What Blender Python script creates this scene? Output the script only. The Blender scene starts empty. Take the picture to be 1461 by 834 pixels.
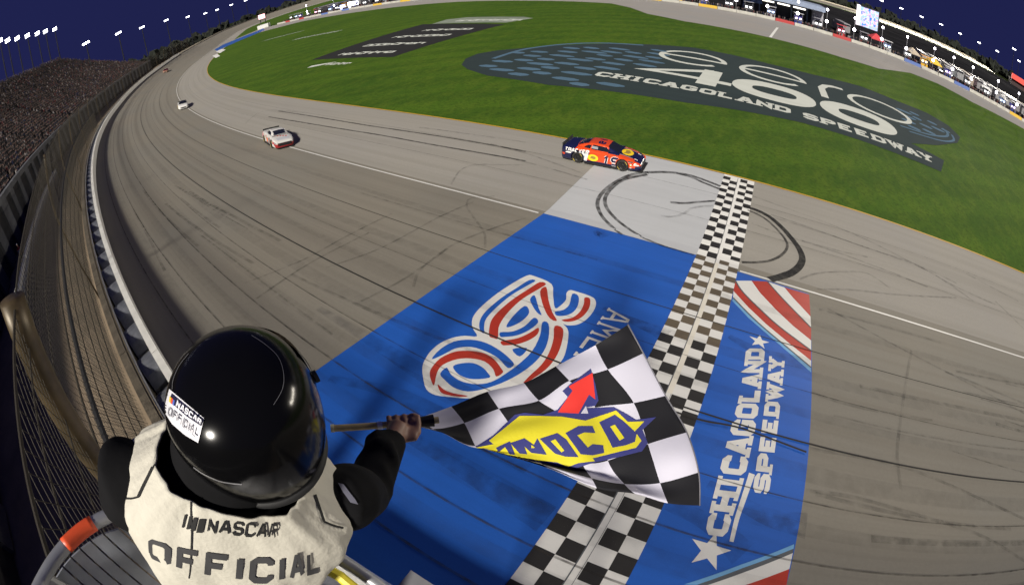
import bpy, bmesh, math, random
import numpy as np
from mathutils import Vector, Matrix
from mathutils.bvhtree import BVHTree
from mathutils.geometry import tessellate_polygon
random.seed(7); rng = np.random.default_rng(7)
scene = bpy.context.scene
COL = scene.collection
R = math.radians

# ------------------------------------------------------------------ camera (16 mm full-frame fisheye, solved from the photo)
PW, PH = 1461.0, 834.0                      # photograph size
FPX, CX, CY = 649.575, 721.50, 358.26
PITCH, ROLL, YAW = 0.6401952, -0.0972101, -0.6121452
CAM = np.array([1.2563, -16.6077, 11.8317])
def cam_axes():
    f = np.array([math.sin(YAW)*math.cos(PITCH), math.cos(YAW)*math.cos(PITCH), -math.sin(PITCH)])
    r0 = np.array([math.cos(YAW), -math.sin(YAW), 0.0]); u0 = np.cross(r0, f)
    c, s = math.cos(ROLL), math.sin(ROLL)
    return c*r0 + s*u0, -s*r0 + c*u0, f
RIGHT, UP, FWD = cam_axes()
camd = bpy.data.cameras.new('camera'); cam = bpy.data.objects.new('camera', camd); COL.objects.link(cam); scene.camera = cam
camd.type = 'PANO'; camd.panorama_type = 'FISHEYE_EQUISOLID'
camd.sensor_fit = 'HORIZONTAL'; camd.sensor_width = 36.0; camd.sensor_height = 24.0
camd.fisheye_lens = 36.0*FPX/PW; camd.fisheye_fov = R(220)
camd.shift_x = (PW/2 - CX)/PW; camd.shift_y = (CY - PH/2)/PH
camd.clip_start = 0.02; camd.clip_end = 6000
cam.matrix_world = Matrix(((RIGHT[0], UP[0], -FWD[0], CAM[0]), (RIGHT[1], UP[1], -FWD[1], CAM[1]), (RIGHT[2], UP[2], -FWD[2], CAM[2]), (0, 0, 0, 1)))
def ray(px):
    u, v = px[0]-CX, CY-px[1]; r = math.hypot(u, v)+1e-9
    th = 2*math.asin(min(1, r/(2*FPX)))
    d = math.sin(th)*u/r*RIGHT + math.sin(th)*v/r*UP + math.cos(th)*FWD
    return d
def Q(px, dist): return CAM + ray(px)*dist
def on_z(px, z=-0.37):
    d = ray(px); return CAM + d*((z-CAM[2])/d[2])

# ------------------------------------------------------------------ world, key light, exposure
SUN_EL = 39.0
world = bpy.data.worlds.new('World'); scene.world = world; world.use_nodes = True
wn, wl = world.node_tree.nodes, world.node_tree.links
sky = wn.new('ShaderNodeTexSky'); sky.sky_type = 'NISHITA'; sky.sun_disc = False
sky.sun_elevation = R(-3.5); sky.sun_rotation = R(194); sky.air_density = 1.0; sky.dust_density = 0.2; sky.ozone_density = 6.0
tint = wn.new('ShaderNodeMix'); tint.data_type = 'RGBA'; tint.blend_type = 'MIX'; tint.inputs['Factor'].default_value = 0.66
tint.inputs['B'].default_value = (0.105, 0.125, 0.57, 1)
wl.new(sky.outputs['Color'], tint.inputs['A']); wl.new(tint.outputs['Result'], wn['Background'].inputs['Color'])
wn['Background'].inputs['Strength'].default_value = 0.15
sund = bpy.data.lights.new('floodlight_key', 'SUN'); sund.energy = 4.6; sund.angle = R(6.0); sund.color = (1.0, 0.94, 0.84)
sun = bpy.data.objects.new('floodlight_key', sund); COL.objects.link(sun); sun.rotation_euler = (R(90-SUN_EL), 0, R(14)); sun.location = (0, -80, 70)
vs = scene.view_settings; vs.view_transform = 'Standard'; vs.look = 'None'; vs.gamma = 1.0; vs.use_curve_mapping = False; vs.exposure = 0.35
scene.cycles.use_denoising = True
scene.cycles.max_bounces = 6; scene.cycles.transparent_max_bounces = 12

# ------------------------------------------------------------------ helpers
MATS = {}
def mat(name, col, rough=0.7, metal=0.0, var=0.0, scale=3.0, col2=None, emit=None, bump=0.0, alpha=None, coat=0.0, spec=0.5, stretch=None, detail=6.0, space='Object'):
    if name in MATS: return MATS[name]
    m = bpy.data.materials.new(name); m.use_nodes = True; MATS[name] = m
    n, l = m.node_tree.nodes, m.node_tree.links; b = n['Principled BSDF']
    c4 = (*col, 1.0)
    b.inputs['Base Color'].default_value = c4; b.inputs['Roughness'].default_value = rough; b.inputs['Metallic'].default_value = metal
    b.inputs['Specular IOR Level'].default_value = spec
    if coat: b.inputs['Coat Weight'].default_value = coat; b.inputs['Coat Roughness'].default_value = 0.05
    if emit is not None:
        b.inputs['Emission Color'].default_value = (*emit[0], 1); b.inputs['Emission Strength'].default_value = emit[1]
    if var > 0 or col2 is not None or bump > 0:
        tc = n.new('ShaderNodeTexCoord'); mp = n.new('ShaderNodeMapping'); l.new(tc.outputs[space], mp.inputs[0])
        if stretch: mp.inputs['Scale'].default_value = stretch
        nz = n.new('ShaderNodeTexNoise'); nz.inputs['Scale'].default_value = scale; nz.inputs['Detail'].default_value = detail; nz.inputs['Roughness'].default_value = 0.62
        l.new(mp.outputs[0], nz.inputs['Vector'])
        rp = n.new('ShaderNodeValToRGB'); rp.color_ramp.elements[0].position = 0.32; rp.color_ramp.elements[1].position = 0.68
        c2 = col2 if col2 is not None else tuple(min(1, c*(1+var)) for c in col)
        c1 = tuple(c*(1-var) for c in col)
        rp.color_ramp.elements[0].color = (*c1, 1); rp.color_ramp.elements[1].color = (*c2, 1)
        l.new(nz.outputs['Fac'], rp.inputs[0]); l.new(rp.outputs[0], b.inputs['Base Color'])
        if bump > 0:
            n2 = n.new('ShaderNodeTexNoise'); n2.inputs['Scale'].default_value = scale*9; n2.inputs['Detail'].default_value = 4; l.new(mp.outputs[0], n2.inputs['Vector'])
            bp = n.new('ShaderNodeBump'); bp.inputs['Strength'].default_value = bump; bp.inputs['Distance'].default_value = 0.02
            l.new(n2.outputs['Fac'], bp.inputs['Height']); l.new(bp.outputs[0], b.inputs['Normal'])
    if alpha is not None:      # worn, partly see-through marks: noise breaks the cover up
        tc = n.new('ShaderNodeTexCoord'); nz = n.new('ShaderNodeTexNoise'); nz.inputs['Scale'].default_value = 2.6; nz.inputs['Detail'].default_value = 8
        l.new(tc.outputs['Object'], nz.inputs['Vector'])
        mr = n.new('ShaderNodeMapRange'); mr.inputs['From Min'].default_value = 0.3; mr.inputs['From Max'].default_value = 0.72
        mr.inputs['To Min'].default_value = alpha[0]; mr.inputs['To Max'].default_value = alpha[1]
        l.new(nz.outputs['Fac'], mr.inputs['Value']); l.new(mr.outputs['Result'], b.inputs['Alpha'])
    return m
def props(o, label=None, cat=None, group=None, kind=None):
    if label: o['label'] = label
    if cat: o['category'] = cat
    if group: o['group'] = group
    if kind: o['kind'] = kind
    return o
def link(name, me, parent=None, mats=None, smooth=False):
    o = bpy.data.objects.new(name, me); COL.objects.link(o)
    if parent: o.parent = parent
    for m in (mats or []): me.materials.append(m)
    if smooth:
        me.polygons.foreach_set('use_smooth', [True]*len(me.polygons))
    return o
def mesh(name, v, f, m=None, parent=None, smooth=False, idx=None):
    me = bpy.data.meshes.new(name); me.from_pydata([tuple(map(float, p)) for p in v], [], [tuple(q) for q in f]); 
    ms = m if isinstance(m, (list, tuple)) else ([m] if m else [])
    o = link(name, me, parent, ms, smooth)
    if idx is not None: me.polygons.foreach_set('material_index', idx)
    me.update(); return o
def empty(name, loc=(0, 0, 0), rz=0.0):
    o = bpy.data.objects.new(name, None); COL.objects.link(o); o.location = loc; o.rotation_euler = (0, 0, rz); o.empty_display_size = 0.2; return o
class MB:
    """collects simple shapes into one mesh"""
    def __init__(s): s.v = []; s.f = []
    def add(s, v, f):
        b = len(s.v); s.v += [tuple(p) for p in v]; s.f += [tuple(i+b for i in q) for q in f]; return s
    def box(s, c, d, rz=0.0, M=None):
        x, y, z = d[0]/2, d[1]/2, d[2]/2; ca, sa = math.cos(rz), math.sin(rz)
        P = [(-x,-y,-z),(x,-y,-z),(x,y,-z),(-x,y,-z),(-x,-y,z),(x,-y,z),(x,y,z),(-x,y,z)]
        P = [(c[0]+p[0]*ca-p[1]*sa, c[1]+p[0]*sa+p[1]*ca, c[2]+p[2]) for p in P]
        return s.add(P, [(0,3,2,1),(4,5,6,7),(0,1,5,4),(1,2,6,5),(2,3,7,6),(3,0,4,7)])
    def tube(s, pts, r, n=8, cap=True, closed=False):
        pts = [np.array(p, float) for p in pts]; N = len(pts); rs = r if isinstance(r, (list, tuple)) else [r]*N
        base = len(s.v); prev = None
        for i in range(N):
            a = pts[i-1] if i > 0 else (pts[-1] if closed else pts[0]); b = pts[i+1] if i < N-1 else (pts[0] if closed else pts[-1])
            t = b-a; t = t/(np.linalg.norm(t)+1e-12)
            if prev is None:
                h = np.array([0, 0, 1.0]) if abs(t[2]) < .9 else np.array([1.0, 0, 0])
                u = np.cross(h, t)
            else: u = prev - t*(prev@t)
            u = u/(np.linalg.norm(u)+1e-12); w = np.cross(t, u); prev = u
            for k in range(n):
                an = 2*math.pi*k/n; s.v.append(tuple(pts[i] + rs[i]*(math.cos(an)*u + math.sin(an)*w)))
        M = N if closed else N-1
        for i in range(M):
            j = (i+1) % N
            for k in range(n):
                k2 = (k+1) % n; s.f.append((base+i*n+k, base+i*n+k2, base+j*n+k2, base+j*n+k))
        if cap and not closed:
            s.f.append(tuple(base+k for k in range(n))[::-1]); s.f.append(tuple(base+(N-1)*n+k for k in range(n)))
        return s
    def lathe(s, prof, c=(0, 0, 0), n=16, axis='z'):
        base = len(s.v)
        for r, z in prof:
            for k in range(n):
                a = 2*math.pi*k/n; p = (r*math.cos(a), r*math.sin(a), z)
                if axis == 'y': p = (p[0], p[2], p[1])
                if axis == 'x': p = (p[2], p[0], p[1])
                s.v.append((c[0]+p[0], c[1]+p[1], c[2]+p[2]))
        for i in range(len(prof)-1):
            for k in range(n):
                k2 = (k+1) % n; s.f.append((base+i*n+k, base+i*n+k2, base+(i+1)*n+k2, base+(i+1)*n+k))
        return s
    def loft(s, rings, cap=True, closed=True):
        base = len(s.v); n = len(rings[0])
        for r in rings: s.v += [tuple(p) for p in r]
        for i in range(len(rings)-1):
            for k in range(n if closed else n-1):
                k2 = (k+1) % n; s.f.append((base+i*n+k, base+i*n+k2, base+(i+1)*n+k2, base+(i+1)*n+k))
        if cap: s.f.append(tuple(base+k for k in range(n))[::-1]); s.f.append(tuple(base+(len(rings)-1)*n+k for k in range(n)))
        return s
    def build(s, name, m, parent=None, smooth=False): return mesh(name, s.v, s.f, m, parent, smooth)
def copy_tree(o, parent=None):
    c = o.copy(); COL.objects.link(c); c.parent = parent
    for ch in list(o.children): copy_tree(ch, c)
    return c
def catmull(P, n=6, closed=False):
    P = [np.array(p, float) for p in P]; out = []; N = len(P)
    g = (lambda i: P[i % N]) if closed else (lambda i: P[max(0, min(N-1, i))])
    for i in range(N if closed else N-1):
        p0, p1, p2, p3 = g(i-1), g(i), g(i+1), g(i+2)
        for k in range(n):
            t = k/n; out.append(0.5*((2*p1)+(-p0+p2)*t+(2*p0-5*p1+4*p2-p3)*t*t+(-p0+3*p1-3*p2+p3)*t**3))
    if not closed: out.append(P[-1])
    return out
def resample(P, step):
    P = [np.array(p, float) for p in P]; out = [P[0]]
    for a, b in zip(P[:-1], P[1:]):
        n = max(1, int(np.linalg.norm(b-a)/step))
        for k in range(1, n+1): out.append(a+(b-a)*k/n)
    return out
def strip2d(pts, w, closed=False):
    """flat 2-D stroke of width w along pts -> verts, quads (mitred)"""
    P = [np.array(p[:2], float) for p in pts]; N = len(P); V = []; F = []
    for i in range(N):
        a = P[i-1] if (i > 0 or closed) else P[i]; b = P[(i+1) % N] if (i < N-1 or closed) else P[i]
        d1 = P[i]-a; d2 = b-P[i]
        d1 = d1/(np.linalg.norm(d1)+1e-12) if np.linalg.norm(d1) > 1e-9 else d2/(np.linalg.norm(d2)+1e-12)
        d2 = d2/(np.linalg.norm(d2)+1e-12) if np.linalg.norm(d2) > 1e-9 else d1
        n1 = np.array([-d1[1], d1[0]]); n2 = np.array([-d2[1], d2[0]]); m = n1+n2; m = m/(np.linalg.norm(m)+1e-9)
        ww = w[i] if isinstance(w, (list, tuple)) else w
        k = ww/2/max(0.45, float(m@n1)); V += [P[i]+m*k, P[i]-m*k]
    for i in range(N if closed else N-1):
        j = (i+1) % N; F.append((2*i, 2*i+1, 2*j+1, 2*j))
    return V, F
# stroke font on a 4 x 6 grid: capitals in squared athletic shapes
GL = {
 'A': [[(0,0),(1.55,6),(2.45,6),(4,0)], [(0.75,2),(3.25,2)]], 'C': [[(4,4.4),(4,5.2),(3.2,6),(.8,6),(0,5.2),(0,.8),(.8,0),(3.2,0),(4,.8),(4,1.6)]],
 'D': [[(0,0),(0,6),(3,6),(4,5),(4,1),(3,0),(0,0)]], 'E': [[(4,6),(0,6),(0,0),(4,0)], [(0,3),(3,3)]], 'F': [[(4,6),(0,6),(0,0)], [(0,3),(3,3)]],
 'G': [[(4,4.6),(4,5.2),(3.2,6),(.8,6),(0,5.2),(0,.8),(.8,0),(3.2,0),(4,.8),(4,2.8),(2.2,2.8)]], 'H': [[(0,0),(0,6)], [(4,0),(4,6)], [(0,3),(4,3)]],
 'I': [[(2,0),(2,6)]], 'K': [[(0,0),(0,6)], [(4,6),(.4,3),(4,0)]], 'L': [[(0,6),(0,0),(4,0)]], 'M': [[(0,0),(0,6),(2,2.4),(4,6),(4,0)]],
 'N': [[(0,0),(0,6),(4,0),(4,6)]], 'O': [[(.8,0),(0,.8),(0,5.2),(.8,6),(3.2,6),(4,5.2),(4,.8),(3.2,0)]], 'P': [[(0,0),(0,6),(3.2,6),(4,5.2),(4,3.6),(3.2,2.8),(0,2.8)]],
 'R': [[(0,0),(0,6),(3.2,6),(4,5.2),(4,3.7),(3.2,2.9),(0,2.9)], [(2,2.9),(4,0)]], 'S': [[(4,4.6),(4,5.2),(3.2,6),(.8,6),(0,5.2),(0,3.8),(.8,3),(3.2,3),(4,2.2),(4,.8),(3.2,0),(.8,0),(0,.8),(0,1.4)]],
 'T': [[(0,6),(4,6)], [(2,6),(2,0)]], 'U': [[(0,6),(0,.8),(.8,0),(3.2,0),(4,.8),(4,6)]], 'W': [[(-.6,6),(.7,0),(2,5),(3.3,0),(4.6,6)]], 'Y': [[(0,6),(2,3),(4,6)], [(2,3),(2,0)]],
 '1': [[(.8,4.8),(2.2,6),(2.2,0)]], '9': [[(4,3),(.8,3),(0,3.8),(0,5.2),(.8,6),(3.2,6),(4,5.2),(4,.8),(3.2,0),(.4,0)]], '0': [[(.8,0),(0,.8),(0,5.2),(.8,6),(3.2,6),(4,5.2),(4,.8),(3.2,0)]],
 '4': [[(4.3,1.6),(0,1.6),(2.9,6),(2.9,0)]], '2': [[(0,4.8),(0,5.2),(.8,6),(3.2,6),(4,5.2),(4,3.8),(0,.4),(0,0),(4,0)]], '6': [[(4,5.2),(3.2,6),(.8,6),(0,5.2),(0,.8),(.8,0),(3.2,0),(4,.8),(4,2.4),(3.2,3.2),(0,3.2)]],
}
CLOSED = {'O', '0'}
def text2d(txt, w=1.2, gap=1.0, serif=False, slant=0.0, step=0.7, sw=None):
    """text -> list of (verts, quads) strokes in units where the cap height is 1; returns strokes, total width"""
    out = []; x = 0.0
    for ch in txt:
        if ch == ' ': x += 3.0; continue
        wid = 0.6 if ch == 'I' and not serif else (2.0 if ch == 'I' else (5.0 if ch in 'W' else 4.0))
        off = x - (2.0 - wid/2 if ch == 'I' else (-0.6 if ch == 'W' else 0))
        for st in GL[ch]:
            cl = ch in CLOSED
            pts = [(off+p[0]+w/2, p[1]*(6-w)/6+w/2) for p in st]
            if cl: pts.append(pts[0])
            rp = resample(pts, step)
            if cl: rp = rp[:-1]
            out.append(strip2d(rp, sw or w, cl))
            if serif and not cl and ch not in 'CGSO':
                for e, q in ((pts[0], pts[1]), (pts[-1], pts[-2])):
                    for yy in (w/2, 6-w/2):
                        if abs(e[1]-yy) < 1e-6 and abs(q[1]-e[1]) > .5:
                            sy = e[1]+(-1 if yy < 3 else 1)*(w/2-w*.3)
                            out.append(strip2d([(e[0]-w*.95, sy), (e[0]+w*.95, sy)], w*.6))
        x += wid + w + gap
    tot = x - gap
    res = [([((p[0]+slant*p[1])/6.0, p[1]/6.0) for p in V], F) for V, F in out]
    return res, tot/6.0
def split_strip(V, F, n=4):
    """cut every quad of a stroke into n across its width so that it can follow a curved surface"""
    V2 = []; F2 = []
    for q in F:
        a, b, c, d = [np.array(V[i]) for i in q]; k0 = len(V2)
        for i in range(n+1): V2.append(tuple(a+(b-a)*i/n)); V2.append(tuple(d+(c-d)*i/n))
        for i in range(n): F2.append((k0+2*i, k0+2*i+2, k0+2*i+3, k0+2*i+1))
    return V2, F2
def poly_mesh(pts, maxlen):
    """2-D polygon -> fine triangles"""
    V = [Vector((p[0], p[1], 0)) for p in pts]
    tris = tessellate_polygon([V])
    bm = bmesh.new(); vs_ = [bm.verts.new(v) for v in V]
    for t in tris:
        try: bm.faces.new([vs_[i] for i in t])
        except ValueError: pass
    for _ in range(9):
        long_ = [e for e in bm.edges if e.calc_length() > maxlen]
        if not long_: break
        bmesh.ops.subdivide_edges(bm, edges=long_, cuts=1); bmesh.ops.triangulate(bm, faces=bm.faces[:])
    bm.verts.index_update()
    v = [(q.co.x, q.co.y) for q in bm.verts]; f = [tuple(q.index for q in fc.verts) for fc in bm.faces]; bm.free(); return v, f
def bvh_of(objs):
    V = []; F = []
    for o in objs:
        b = len(V); M = o.matrix_world; V += [M @ v.co for v in o.data.vertices]; F += [tuple(i+b for i in p.vertices) for p in o.data.polygons]
    return BVHTree.FromPolygons(V, F)
def px_caster(bvh, off):
    o = Vector(CAM)
    def fn(px, k=0.0):
        d = Vector(ray(px)); h, n, i, t = bvh.ray_cast(o, d)
        if h is None: return None
        return tuple(h - d*(off+k))
    return fn
def dir_caster(bvh, d, off, far=50.0):
    d = Vector(d).normalized()
    def fn(p, k=0.0):
        h, n, i, t = bvh.ray_cast(Vector(p)-d*far, d)
        if h is None: return None
        if n.dot(d) > 0: n = -n
        return tuple(h + n*(off+k))
    return fn
def decal(name, shapes, fn, m, parent=None, step=0.0006):
    """shapes: list of (verts2d, faces); fn(p, k) -> 3-D point on the target"""
    V = []; F = []
    for si, (v2, f2) in enumerate(shapes):
        mp = {}; 
        for i, p in enumerate(v2):
            q = fn(p, si*step % 0.003)
            if q is not None: mp[i] = len(V); V.append(q)
        for f in f2:
            if all(i in mp for i in f): F.append(tuple(mp[i] for i in f))
    return mesh(name, V, F, m, parent)
# ------------------------------------------------------------------ track path: the fold between apron and banking, s grows towards turn four (-x)
BETA, ALPHA = 0.1889711, 0.0394502
L1, K1, L2, K2, A0 = 203.0, 0.00262, 421.0, 0.0053782, -0.0105
DS = 2.0
def build_path():
    pts = {}
    x, y, a = 0.0, 0.0, A0; i = 0; pts[0] = (x, y, a); back = None
    while i < 760:
        s = i*DS; k = K1 if s < L1 else (0.0 if s < L2 else K2)
        if a >= math.pi: k = 0.0; a = math.pi
        a += k*DS; x -= math.cos(a)*DS; y += math.sin(a)*DS; i += 1; pts[i] = (x, y, a)
    x, y, a = 0.0, 0.0, A0
    for j in range(1, 131):
        k = K1 if j*DS < 120 else 0.0
        x += math.cos(a)*DS; y -= math.sin(a)*DS; a -= k*DS; pts[-j] = (x, y, a)
    return pts
PATH = build_path(); I0, I1 = min(PATH), max(PATH)
def bank(s):
    ac = PATH[max(I0, min(I1, int(round(s/DS))))][2]
    b = BETA + (R(17.2)-BETA)*min(1, max(0, (s-120)/120))
    if ac > 2.6: b = R(17.2) + (R(6)-R(17.2))*min(1, (ac-2.6)/0.54)
    return b
def PT(s, t, h=0.0):
    """point at arc length s, horizontal offset t (outwards +), height h above the surface"""
    u = s/DS; i = int(math.floor(u)); i = max(I0, min(I1-1, i)); f = u-i
    a_, b_ = PATH[i], PATH[i+1]; x = a_[0]+(b_[0]-a_[0])*f; y = a_[1]+(b_[1]-a_[1])*f; an = a_[2]+(b_[2]-a_[2])*f
    nx, ny = -math.sin(an), -math.cos(an)
    z = t*math.tan(bank(s)) if t > 0 else t*math.tan(ALPHA)
    return np.array([x+nx*t, y+ny*t, z+h])
def PTz(s, t, z):
    p = PT(s, t); p[2] = z; return p
def ribbon(name, s0, s1, ts, m, parent=None, h=0.0, zfun=None, step=4.0, smooth=False):
    n = max(1, int(abs(s1-s0)/step)); V = []; F = []; U = []
    for i in range(n+1):
        s = s0+(s1-s0)*i/n
        for t in ts:
            p = PT(s, t, h)
            if zfun: p[2] = zfun(s, t)
            V.append(p); U.append((s, t))
    k = len(ts)
    for i in range(n):
        for j in range(k-1):
            a = i*k+j; F.append((a, a+1, a+k+1, a+k))
    o = mesh(name, V, F, m, parent, smooth)
    uv = o.data.uv_layers.new(name='UVMap')
    for lp in o.data.loops: uv.data[lp.index].uv = U[lp.vertex_index]
    return o
def zwall(s, t=17.6): return 17.3*math.tan(bank(s))

# materials of the ground
def asphalt(name, base, streak, grain=0.25, warm=None):
    m = bpy.data.materials.new(name); m.use_nodes = True; n, l = m.node_tree.nodes, m.node_tree.links; b = n['Principled BSDF']
    uv = n.new('ShaderNodeUVMap'); tc = n.new('ShaderNodeTexCoord')
    def noise(sc, st=None, src=None, detail=6, rough=.6):
        mp = n.new('ShaderNodeMapping'); l.new(src or tc.outputs['Object'], mp.inputs[0])
        if st: mp.inputs['Scale'].default_value = st
        z = n.new('ShaderNodeTexNoise'); z.inputs['Scale'].default_value = sc; z.inputs['Detail'].default_value = detail; z.inputs['Roughness'].default_value = rough
        l.new(mp.outputs[0], z.inputs['Vector']); return z.outputs['Fac']
    def mixc(f, a, c, kind='MIX'):
        x = n.new('ShaderNodeMix'); x.data_type = 'RGBA'; x.blend_type = kind
        for key, val in (('Factor', f), ('A', a), ('B', c)):
            if isinstance(val, bpy.types.NodeSocket): l.new(val, x.inputs[key])
            elif isinstance(val, (int, float)): x.inputs[key].default_value = val
            else: x.inputs[key].default_value = (*val, 1)
        return x.outputs['Result']
    def ramp(f, a, c):
        r_ = n.new('ShaderNodeMapRange'); r_.inputs['From Min'].default_value = a; r_.inputs['From Max'].default_value = c; l.new(f, r_.inputs['Value']); return r_.outputs['Result']
    col = mixc(ramp(noise(0.09, detail=3), .35, .65), base, tuple(c*w for c, w in zip(base, warm or (0.93, 0.97, 1.02))))
    st = noise(1.0, (0.012, 1.1, 1), uv.outputs[0], detail=5)                 # long streaks of rubber along the lanes
    col = mixc(ramp(st, .45, .75), col, tuple(c*streak for c in base))
    st2 = noise(1.0, (0.05, 6.0, 1), uv.outputs[0], detail=4)
    f2 = n.new('ShaderNodeMath'); f2.operation = 'MULTIPLY'; l.new(ramp(st2, .55, .8), f2.inputs[0]); f2.inputs[1].default_value = 0.30
    col = mixc(f2.outputs[0], col, tuple(c*streak*.8 for c in base))
    g = noise(9.0, detail=8, rough=.75); gf = n.new('ShaderNodeMath'); gf.operation = 'MULTIPLY'; l.new(ramp(g, .3, .7), gf.inputs[0]); gf.inputs[1].default_value = grain
    col = mixc(gf.outputs[0], col, tuple(c*.55 for c in base))
    l.new(col, b.inputs['Base Color']); b.inputs['Roughness'].default_value = 0.82; b.inputs['Specular IOR Level'].default_value = 0.3
    bp = n.new('ShaderNodeBump'); bp.inputs['Strength'].default_value = 0.25; bp.inputs['Distance'].default_value = 0.01
    l.new(noise(60.0, detail=3), bp.inputs['Height']); l.new(bp.outputs[0], b.inputs['Normal'])
    return m
M_track = asphalt('track_asphalt', (0.238, 0.216, 0.174), 0.80)
M_apron = asphalt('apron_asphalt', (0.30, 0.282, 0.245), 0.80, warm=(.95, .96, 1.0))
M_pit = asphalt('pit_concrete', (0.30, 0.28, 0.255), 0.86)
def grass_mat():
    m = bpy.data.materials.new('mown_grass'); m.use_nodes = True; n, l = m.node_tree.nodes, m.node_tree.links; b = n['Principled BSDF']
    tc = n.new('ShaderNodeTexCoord')
    def noise(sc, st=None, detail=6):
        mp = n.new('ShaderNodeMapping'); l.new(tc.outputs['Object'], mp.inputs[0])
        if st: mp.inputs['Scale'].default_value = st
        z = n.new('ShaderNodeTexNoise'); z.inputs['Scale'].default_value = sc; z.inputs['Detail'].default_value = detail; l.new(mp.outputs[0], z.inputs['Vector']); return z.outputs['Fac']
    def mr(v, a, c, lo=0, hi=1):
        r_ = n.new('ShaderNodeMapRange'); r_.inputs['From Min'].default_value = a; r_.inputs['From Max'].default_value = c; r_.inputs['To Min'].default_value = lo; r_.inputs['To Max'].default_value = hi
        l.new(v, r_.inputs['Value']); return r_.outputs['Result']
    def mx(f, a, c):
        x = n.new('ShaderNodeMix'); x.data_type = 'RGBA'; l.new(f, x.inputs['Factor'])
        for k, v in (('A', a), ('B', c)):
            if isinstance(v, tuple): x.inputs[k].default_value = (*v, 1)
            else: l.new(v, x.inputs[k])
        return x.outputs['Result']
    c = mx(mr(noise(.06), .35, .65), (0.038, 0.086, 0.006), (0.058, 0.114, 0.007))
    wv = n.new('ShaderNodeTexWave'); wv.inputs['Scale'].default_value = 0.055; wv.inputs['Distortion'].default_value = 0.6; wv.inputs['Detail'].default_value = 1
    mp = n.new('ShaderNodeMapping'); mp.inputs['Rotation'].default_value = (0, 0, R(62)); l.new(tc.outputs['Object'], mp.inputs[0]); l.new(mp.outputs[0], wv.inputs['Vector'])
    c = mx(mr(wv.outputs['Fac'],   .35, .65, 0, .36), c, (0.022, 0.056, 0.004))
    c = mx(mr(noise(1.1, (1, .45, 1), 9), .42, .75, 0, .75), c, (0.080, 0.125, 0.010))
    c = mx(mr(noise(4.0, None, 9), .46, .78, 0, .75), c, (0.016, 0.042, 0.003))
    l.new(c, b.inputs['Base Color']); b.inputs['Roughness'].default_value = .95; b.inputs['Specular IOR Level'].default_value = .15
    bp = n.new('ShaderNodeBump'); bp.inputs['Strength'].default_value = .6; bp.inputs['Distance'].default_value = .06; l.new(noise(14.0, None, 4), bp.inputs['Height']); l.new(bp.outputs[0], b.inputs['Normal'])
    return m
M_grass = grass_mat()
M_dirt = mat('service_road_brown', (0.21, 0.16, 0.108), 0.9, var=.25, scale=.5, bump=.3)
M_ground = mat('far_ground', (0.018, 0.024, 0.010), 0.95, var=.4, scale=.02, spec=0.0)

# ------------------------------------------------------------------ ground sheets
S0, S1 = -240.0, 1500.0
ground = props(mesh('ground', [(-3500, -3500, -1.2), (3500, -3500, -1.2), (3500, 3500, -1.2), (-3500, 3500, -1.2)], [(0, 1, 2, 3)], M_ground), 'dark flat land out to the horizon around the speedway', kind='structure')
track = props(ribbon('racing_surface', S0, S1, [0, 2, 4, 6, 8, 10, 12, 14, 16, 18.3], M_track), 'banked grey asphalt racing surface of the oval', kind='structure')
apron = props(ribbon('apron', S0, S1, [-9.35, -6, -3, 0], M_apron), 'flat asphalt apron inside the white line', kind='structure')
# infield grass: everything inside the apron
edge = [PT(s, -9.2) for s in np.arange(-232, 1490, 6.0)]
inf = [(p[0], p[1]) for p in edge]
v2, f2 = poly_mesh(inf, 60.0)
infield = props(mesh('infield_grass', [(p[0], p[1], -0.405) for p in v2], f2, M_grass), 'wide mown green infield lawn inside the oval', kind='structure')
PITG = [(-252, 74), (-262, 92), (-250, 108.5), (-219, 112.2), (-203, 116), (-164, 112.4), (-125, 109.5), (-95.5, 107.5), (-66, 103), (-40.4, 103.0), (-33, 96), (-26, 86), (-16.3, 80.5), (2.4, 79.5), (18, 78.4), (27, 80.1), (34, 88), (39.7, 94.5), (49, 96.5), (59, 92), (70, 94), (83, 97), (130, 97), (240, 97)]
PITW = [(240, 112), (130, 114), (90.4, 115.6), (72, 116.4), (57, 118.2), (48, 120.2), (33, 121), (20, 121.4), (3.7, 123.9), (-12, 124.2), (-34.5, 126.5), (-80, 129.5), (-139, 131.5), (-185, 131), (-220, 130.8), (-262, 134)]
v2, f2 = poly_mesh(PITG + PITW + [(-282, 132), (-276, 118), (-268, 96)], 25.0)
pit = mesh('pit_road', [(p[0], p[1], -0.375) for p in v2], f2, M_pit); props(pit, 'pale concrete pit road along the infield', kind='structure')
uvl = pit.data.uv_layers.new(name='UVMap')
for lp in pit.data.loops:
    c = pit.data.vertices[lp.vertex_index].co; uvl.data[lp.index].uv = (c.x, c.y)
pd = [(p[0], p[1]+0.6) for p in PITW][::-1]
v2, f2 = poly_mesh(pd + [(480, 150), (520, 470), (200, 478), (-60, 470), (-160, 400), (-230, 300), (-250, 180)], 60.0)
props(mesh('paddock', [(p[0], p[1], -0.37) for p in v2], f2, mat('paddock_unlit_tone', (.016, .016, .018), .95, var=.45, scale=.06, spec=0.0)), 'paved paddock behind the pit wall, coloured dark as unlit ground', kind='structure')  # near-black colour stands in for the floodlights not reaching the paddock
service = props(ribbon('service_road', S0, 420, [18.3, 19.2, 22, 25.6, 28.5], M_dirt, zfun=lambda s, t: zwall(s)-0.15), 'brown service lane between the catch fence and the grandstand', kind='structure')
ribbon('berm', 300, S1, [18.3, 24, 40, 75], M_ground, zfun=lambda s, t: zwall(s)-0.1 if t < 30 else (zwall(s)*.6 if t < 60 else -1.25)); props(bpy.data.objects['berm'], 'dark grass berm outside the far turn', kind='structure')
bpy.context.view_layer.update()
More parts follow.
